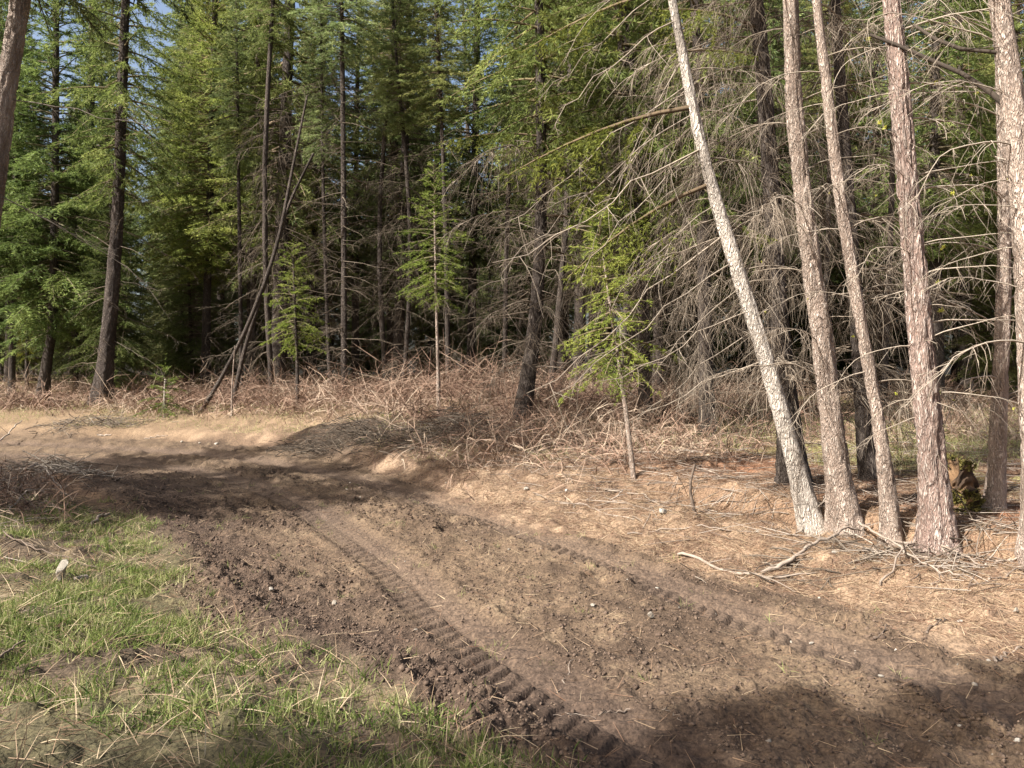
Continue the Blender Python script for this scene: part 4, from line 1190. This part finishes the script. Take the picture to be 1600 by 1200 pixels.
# ------------------------------------------------------------------ stones that stand out
def stone(px, py, w, label, seed, sq=(1, 1, .7), tint=.6, sink=.3, rot=0, tilt=0):
    p = rays(px, py)
    r = w * .5 / FOC * p[1]
    me = lump_mesh("stone", seed, M_STONE, 3, .6, sq, tint * .8, True)
    o = link("stone", me)
    o.scale = (r,) * 3; o.rotation_euler = (tilt, tilt * .4, rot)
    o.location = (p[0], p[1], float(ground_h(p[0], p[1])) + r * sq[2] * (1 - 2 * sink))
    tag(o, label, "stone", "pale stones on the ground")
stone(96, 908, 40, "upright pale wedge of rock standing in the grass at left", 41, (.62, .5, 1.2), .55, .12, .9, .3)
stone(130, 908, 30, "low grey rock leaning on the upright wedge in the grass", 2, (1, .7, .6), .35, .2, .2)
stone(1036, 806, 17, "white angular stone on the tan bank, left of the upright stick", 3, (1, .8, 1.0), .95, .2, .4)
stone(885, 768, 10, "whitish stone at the foot of the bank below the yellow-green sapling", 4, (.9, .8, .9), .85, .2)
stone(822, 766, 11, "rounded whitish stone at the brush edge, left of its neighbour by the sapling", 5, (1, .8, .7), .8, .25)
stone(1500, 971, 17, "flat white stone on the tan bank below the pink plated fir", 6, (1, .6, .4), 1.0, .2, .1)
stone(1590, 1172, 15, "smooth white stone at the bottom right corner of the track", 7, (1, .7, .6), .95, .2, .6)
stone(1376, 1070, 11, "pale stone in the track just above the shadow at right", 8, (1, .8, .6), .75, .25)
stone(338, 697, 9, "pale stone on the outer shoulder of the bend, right one of three", 10, (1, .8, .7), .8, .2)
stone(284, 694, 6, "pale stone on the outer shoulder of the bend, left one of three", 11, (1, .8, .7), .7, .2)
stone(312, 696, 5, "small pale stone between its two fellows on the bend's shoulder", 12, (1, .8, .7), .7, .2)
stone(1070, 832, 8, "small pale stone under the long fallen branch on the bank", 13, (1, .8, .7), .85, .2)
stone(1185, 832, 10, "pale stone beside the leaning tree's foot", 14, (1, .8, .6), .8, .25)
stone(523, 949, 12, "pale yellowish stone in the track left of the tyre tread", 15, (1, .9, .9), .55, .2)
stone(424, 925, 12, "whitish stone in the dark berm at the track's left edge", 16, (1, .8, .7), .75, .25)
stone(1018, 973, 16, "brownish lump of rock between the two wheel tracks", 17, (1, .7, .8), .4, .2)
stone(927, 951, 9, "whitish stone in the middle of the track", 18, (1, .8, .8), .7, .2)
stone(1302, 873, 12, "white stone showing under the branch pile at the bank's lip", 19, (1, .8, .7), .85, .2)
stone(1268, 1000, 9, "pale stone near the right edge of the track", 20, (1, .8, .7), .8, .2)
stone(1587, 958, 11, "pale stone at the right edge of the photo on the bank", 21, (1, .7, 1.0), .6, .2)
stone(1545, 1037, 7, "little pale stone on the bank near the kinked stick", 22, (1, .8, .7), .8, .2)
stone(1202, 1166, 12, "pale stone in the shaded track near the bottom right", 23, (1, .8, .6), .7, .25)

# ------------------------------------------------------------------ fallen branches and sticks
def stick(pts, w0, w1, label, name="fallen_branch", lift=0.02, mat=None, tint=.65, twigs=0, cat="branch", group="fallen branches on the ground", air=None, sides=7):
    """pts photo pixels along a branch lying on the ground; air = heights above the ground"""
    G = np.array([rays(*p) for p in pts])
    t = np.linspace(0, 1, len(G)); tt = np.linspace(0, 1, max(8, 4 * len(G)))
    P = np.stack([np.interp(tt, t, G[:, i]) for i in range(3)], 1)
    a = np.interp(tt, t, air) if air is not None else np.zeros(len(tt))
    P[:, 2] = ground_h(P[:, 0], P[:, 1]) + a
    for _ in range(2):
        P[1:-1] = (P[:-2] + 2 * P[1:-1] + P[2:]) / 4
    d = G[:, 1].mean()
    r = np.linspace(w0, w1 * .7, len(tt)) * .25 / FOC * d
    P[:, 2] += r * .8 + .004
    P[1:-1] += rng.normal(0, .009, P[1:-1].shape)
    o0 = P[0].copy(); P = P - o0
    V, F = tubes(P[None], (r * (1 + rng.normal(0, .08, len(r))))[None], sides)
    tint *= .8
    b = Bag(); b.add(V, F, tint, 0)
    for e_, ring in ((0, 0), (-1, (len(tt) - 1) * sides)):
        c = len(V)
        b.add(np.vstack([V[ring:ring + sides], P[e_][None]]), np.array([[i, (i + 1) % sides, sides] for i in range(sides)]), min(1, tint + .2), 0)
    if twigs:
        ts = rng.uniform(.15, .98, twigs)
        B = np.stack([np.interp(ts, tt, P[:, i]) for i in range(3)], 1)
        dd = nrm(P[-1] - P[0])
        D = nrm(dd * .7 + rng.normal(size=(twigs, 3)) * np.array([.7, .7, .35]) + np.array([0, 0, .15]))
        Wt = curve_pts(B, D, rng.uniform(.12, .5, twigs), rng.uniform(0, .3, twigs), 5, .15)
        V, F = tubes(Wt, np.array([[.005, .0045, .0038, .003, .0018]]), 3)
        b.add(V, F, np.clip(tint + .05, 0, 1), 0)
    o = link(name, b.build(name, [mat or M_STICK], True)); o.location = o0
    tag(o, label, cat, group)
    return o

stick([(1060, 868), (1110, 886), (1160, 898), (1210, 904), (1275, 897)], 11, 7, "long pale curved branch lying at the foot of the bank, ends by the branch pile", twigs=3, tint=.8)
stick([(1190, 893), (1240, 882), (1285, 866), (1325, 848), (1360, 838)], 13, 7, "thick pale branch climbing the bank toward the near tree feet", twigs=4, tint=.75, air=[0, .05, .1, .12, .08])
stick([(1340, 840), (1380, 858), (1420, 885), (1460, 905), (1510, 915)], 9, 6, "pale branch slanting down in front of the pink plated fir", twigs=5, tint=.8, air=[.12, .1, .05, .04, .02])
stick([(1395, 862), (1450, 866), (1500, 880), (1540, 893)], 10, 6, "grey branch crossing the foot of the pink plated fir", twigs=4, tint=.7, air=[.05, .08, .06, .02])
stick([(1375, 915), (1400, 895), (1425, 872), (1437, 858)], 7, 5, "short stick propped on the bank beneath the pink plated fir", twigs=1, tint=.7, air=[0, .05, .1, .12])
stick([(980, 836), (1030, 828), (1090, 828), (1150, 830), (1210, 826)], 6, 4, "long thin branch lying level across the tan bank", twigs=3, tint=.75)
stick([(1455, 922), (1490, 908), (1520, 900)], 9, 6, "stubby stick below the pink plated fir", twigs=1, tint=.6)
stick([(1540, 888), (1570, 878), (1605, 873)], 10, 8, "pale branch end at the right edge below the edge trunk", twigs=1, tint=.8)
stick([(1545, 915), (1575, 905), (1610, 896)], 8, 6, "grey branch end at the right edge, lower one of two", twigs=2, tint=.6)
stick([(1556, 1036), (1562, 1022), (1585, 1014), (1610, 1007)], 9, 9, "kinked pale stick on the bank at the right edge", tint=.65)
stick([(1448, 995), (1470, 983), (1482, 972)], 7, 5, "dark crooked stick beside the flat white stone", tint=.35)
stick([(1365, 1003), (1378, 1000), (1390, 996)], 7, 5, "short dark stick alone on the lower bank", tint=.35)
stick([(1240, 835), (1265, 815), (1290, 800)], 5, 3, "thin twiggy branch by the leaning tree's foot", twigs=4, tint=.8, air=[0, .06, .1])
stick([(1450, 830), (1510, 815), (1560, 812)], 7, 5, "dark stick on the red needles behind the pink plated fir", tint=.4)
stick([(870, 700), (900, 682), (925, 666)], 7, 4, "fallen bough with a little green left on it in the brush", tint=.5, air=[.1, .3, .45])
stick([(945, 770), (1000, 775), (1030, 790), (1060, 808)], 5, 3, "thin pale branch lying down the bank left of the upright stick", twigs=5, tint=.85)
stick([(875, 785), (920, 795), (965, 812)], 4, 3, "fine pale twiggy branch low on the tan bank", twigs=5, tint=.85)
stick([(144, 828), (158, 820), (171, 813)], 10, 10, "short cut grey log piece lying on the left verge", "cut_stick", tint=.7, cat="log", air=[.05, .06, .08])
stick([(-10, 1062), (15, 1050), (40, 1042)], 9, 7, "dark stick jutting in from the left edge of the photo", tint=.3, air=[.08, .1, .12])
stick([(20, 758), (40, 752), (60, 750), (80, 758), (96, 770)], 5, 4, "arched pale branch in the brush on the left verge", tint=.9, air=[.05, .18, .22, .15, .02])
stick([(15, 803), (40, 785), (66, 778)], 5, 3, "pale bent branch below the arched one on the left verge", tint=.85, air=[.02, .12, .1])
stick([(60, 795), (85, 798), (104, 812)], 4, 3, "thin pale twig right of the bent branch on the left verge", tint=.85, air=[.05, .08, .02])
stick([(5, 842), (50, 862), (95, 876), (150, 895)], 5, 4, "long dark thin branch lying across the left verge above the upright rock", tint=.35, air=[.02, .05, .05, .03], twigs=2)
stick([(-5, 968), (25, 967), (60, 965)], 6, 4, "grey branch lying level in the grass at the left edge", tint=.6)
stick([(0, 700), (18, 690), (34, 682)], 5, 4, "pale leaning branch in the brush at the far left", tint=.85, air=[.1, .2, .3])
stick([(92, 676), (108, 667), (124, 656)], 4, 3, "brown stick lying on the bank beyond the track at left", tint=.4, air=[.02, .05, .08])
stick([(152, 682), (165, 683), (174, 682)], 6, 6, "short pale log piece at the far edge of the track", "cut_stick", tint=.85, cat="log")
stick([(226, 687), (245, 684), (262, 681)], 4, 3, "long pale twig at the far edge of the track right of the log piece", tint=.75)
stick([(180, 752), (190, 748), (202, 741)], 5, 3, "brown stick at the near edge of the track's bend", tint=.5)
stick([(985, 1110), (960, 1115), (935, 1118)], 7, 5, "pale splinter of wood in the shaded track", tint=.55)
stick([(864, 1112), (900, 1116), (938, 1117)], 3, 2, "thin straw-like stick in the track at the shadow's edge", tint=.7)
stick([(870, 1075), (888, 1050), (910, 1018)], 3, 2, "thin dry stalk lying on the tyre tread at bottom centre", tint=.8)
stick([(1035, 1112), (1050, 1122), (1065, 1135)], 4, 3, "straw coloured twig in the shaded track right of the splinter", tint=.7)
# the stick standing upright in the bank
p = rays(1083, 803)
Z = np.array([0, .12, .25, .38, .5, .58]) * p[1] / 8.6
P = np.stack([np.array([.02, .0, -.03, -.03, .0, .02]) * p[1] / 8.6, np.zeros(6), Z - .03], 1)
V, F = tubes(P[None], np.linspace(.020, .013, 6)[None], 8)
b = Bag(); b.add(V, F, .3, 0)
b.add(np.vstack([V[-8:], P[-1:]]), np.array([[i, (i + 1) % 8, 8] for i in range(8)]), .6)
o = link("upright_stick", b.build("upright_stick", [M_STICK], True)); o.location = (p[0], p[1], float(ground_h(p[0], p[1])))
tag(o, "crooked brown stick standing upright in the tan bank", "stick")

# ------------------------------------------------------------------ stumps
def stump(name, base, w, h, label, seed, moss=False, mat=None):
    p = rays(*base); d = p[1]; r = w * .5 / FOC * d; H = h / FOC * d
    g = np.random.default_rng(seed)
    n, K = 44, 34
    a = np.arange(n) * 2 * math.pi / n; zz = np.linspace(-.1, 1, K)
    A, Z = np.meshgrid(a, zz)
    top = .55 + .45 * vnoise(A / (2 * math.pi) * 5, A * 0, seed, 5) + .30 * vnoise(A / (2 * math.pi) * 14, A * 0, seed + 1, 14)
    rr = r * (1 + .5 * np.exp(-np.clip(Z, 0, 1) * 5)) * (.62 + .8 * vnoise(A / (2 * math.pi) * 7, Z * 2, seed + 2, 7)) * (.72 + .55 * vnoise(A / (2 * math.pi) * 18, Z * 11, seed + 3, 18)) * (1 - .25 * Z)
    V = np.stack([rr * np.cos(A), rr * np.sin(A), H * Z * top], -1).reshape(-1, 3)
    k = np.arange(K - 1)[:, None] * n; j = np.arange(n)[None]; j2 = (j + 1) % n
    F = np.stack([k + j, k + j2, k + n + j2, k + n + j], -1).reshape(-1, 4)
    V = np.vstack([V, [0, 0, H * .55]])
    cap = np.array([[(K - 1) * n + i, (K - 1) * n + (i + 1) % n, len(V) - 1] for i in range(n)])
    tint = np.concatenate([(.02 + .85 * vnoise(A / (2 * math.pi) * 13, Z * 9, seed + 6, 13)).ravel(), [.8]])
    root = bpy.data.objects.new(name, None); COL.objects.link(root); root.location = p
    link("stump_wood", mesh("stump_wood", V, [F, cap], mat or M_ROT, True, {"tint": tint}), root)
    if moss:
        b = Bag()
        m = 2600
        i = g.integers(0, len(V) - 1, m); i = i[(V[i, 2] < H * .45) | (V[i, 2] > H * .85)]
        needles(b, V[i] + rng.normal(0, .012, (len(i), 3)), nrm(V[i] * [1, 1, .3] + [0, 0, .05]), .035, rng.uniform(.1, .9, len(i)), 0, 2, .5, .6)
        link("moss_cover", b.build("moss_cover", [M_MOSS]), root)
    tag(root, label, "stump")
stump("mossy_stump", (1497, 800), 46, 80, "broken rusty brown stump with yellow-green moss, behind the pink plated fir", 5, True)
stump("broken_stump", (1031, 668), 20, 36, "small blackish broken stump at the foot of the dark fir in the middle", 8, False, M_BARK_DARK)

# ------------------------------------------------------------------ heaps of brushwood
def heap(center, w, n, label, seed, hz, tint):
    global rng
    keep, rng = rng, np.random.default_rng(seed)
    p = rays(*center); s = w / FOC * p[1] * .5
    a = rng.uniform(0, 6.28, n); q = rng.normal(size=(n, 2)) * [s * .55, s * .25]
    hh = np.exp(-(q[:, 0] / s) ** 2) * hz * rng.random(n)
    P0 = np.stack([p[0] + q[:, 0], p[1] + q[:, 1], smooth_h(p[0] + q[:, 0], p[1] + q[:, 1]) + hh], 1)
    D = np.stack([np.cos(a), np.sin(a) * .6, np.where(rng.random(n) < .3, rng.normal(.25, .4, n), rng.normal(.05, .2, n))], 1)
    P = curve_pts(P0 - D * .2, D, rng.uniform(.3, .9, n), rng.uniform(.1, .5, n), 6, .15)
    V, F = tubes(P - p, np.array([[.008, .0075, .0065, .0055, .004, .002]]) * rng.uniform(.3, .95, (n, 1)), 4)
    b = Bag(); b.add(V, F, np.repeat(np.clip(rng.normal(tint, .15, n), 0, 1), 24), 0)
    o = link("brush_pile", b.build("brush_pile", [M_TWIG])); o.location = p
    tag(o, label, "brush pile", None)
    o["kind"] = "stuff"
    rng = keep
heap((540, 688), 200, 520, "dark pile of sticks on the soil heap beyond the track", 601, .26, .3)
heap((700, 690), 170, 420, "tangled pile of dead branches at the foot of the bright sapling", 602, .5, .32)
heap((1390, 872), 440, 260, "scatter of thin dead branches at the near trees' feet", 603, .08, .5)
heap((150, 665), 160, 260, "pile of pale dead twigs below the big dark leaning fir", 604, .22, .5)
heap((60, 745), 200, 260, "grey dead branches tangled on the left verge", 605, .25, .75)
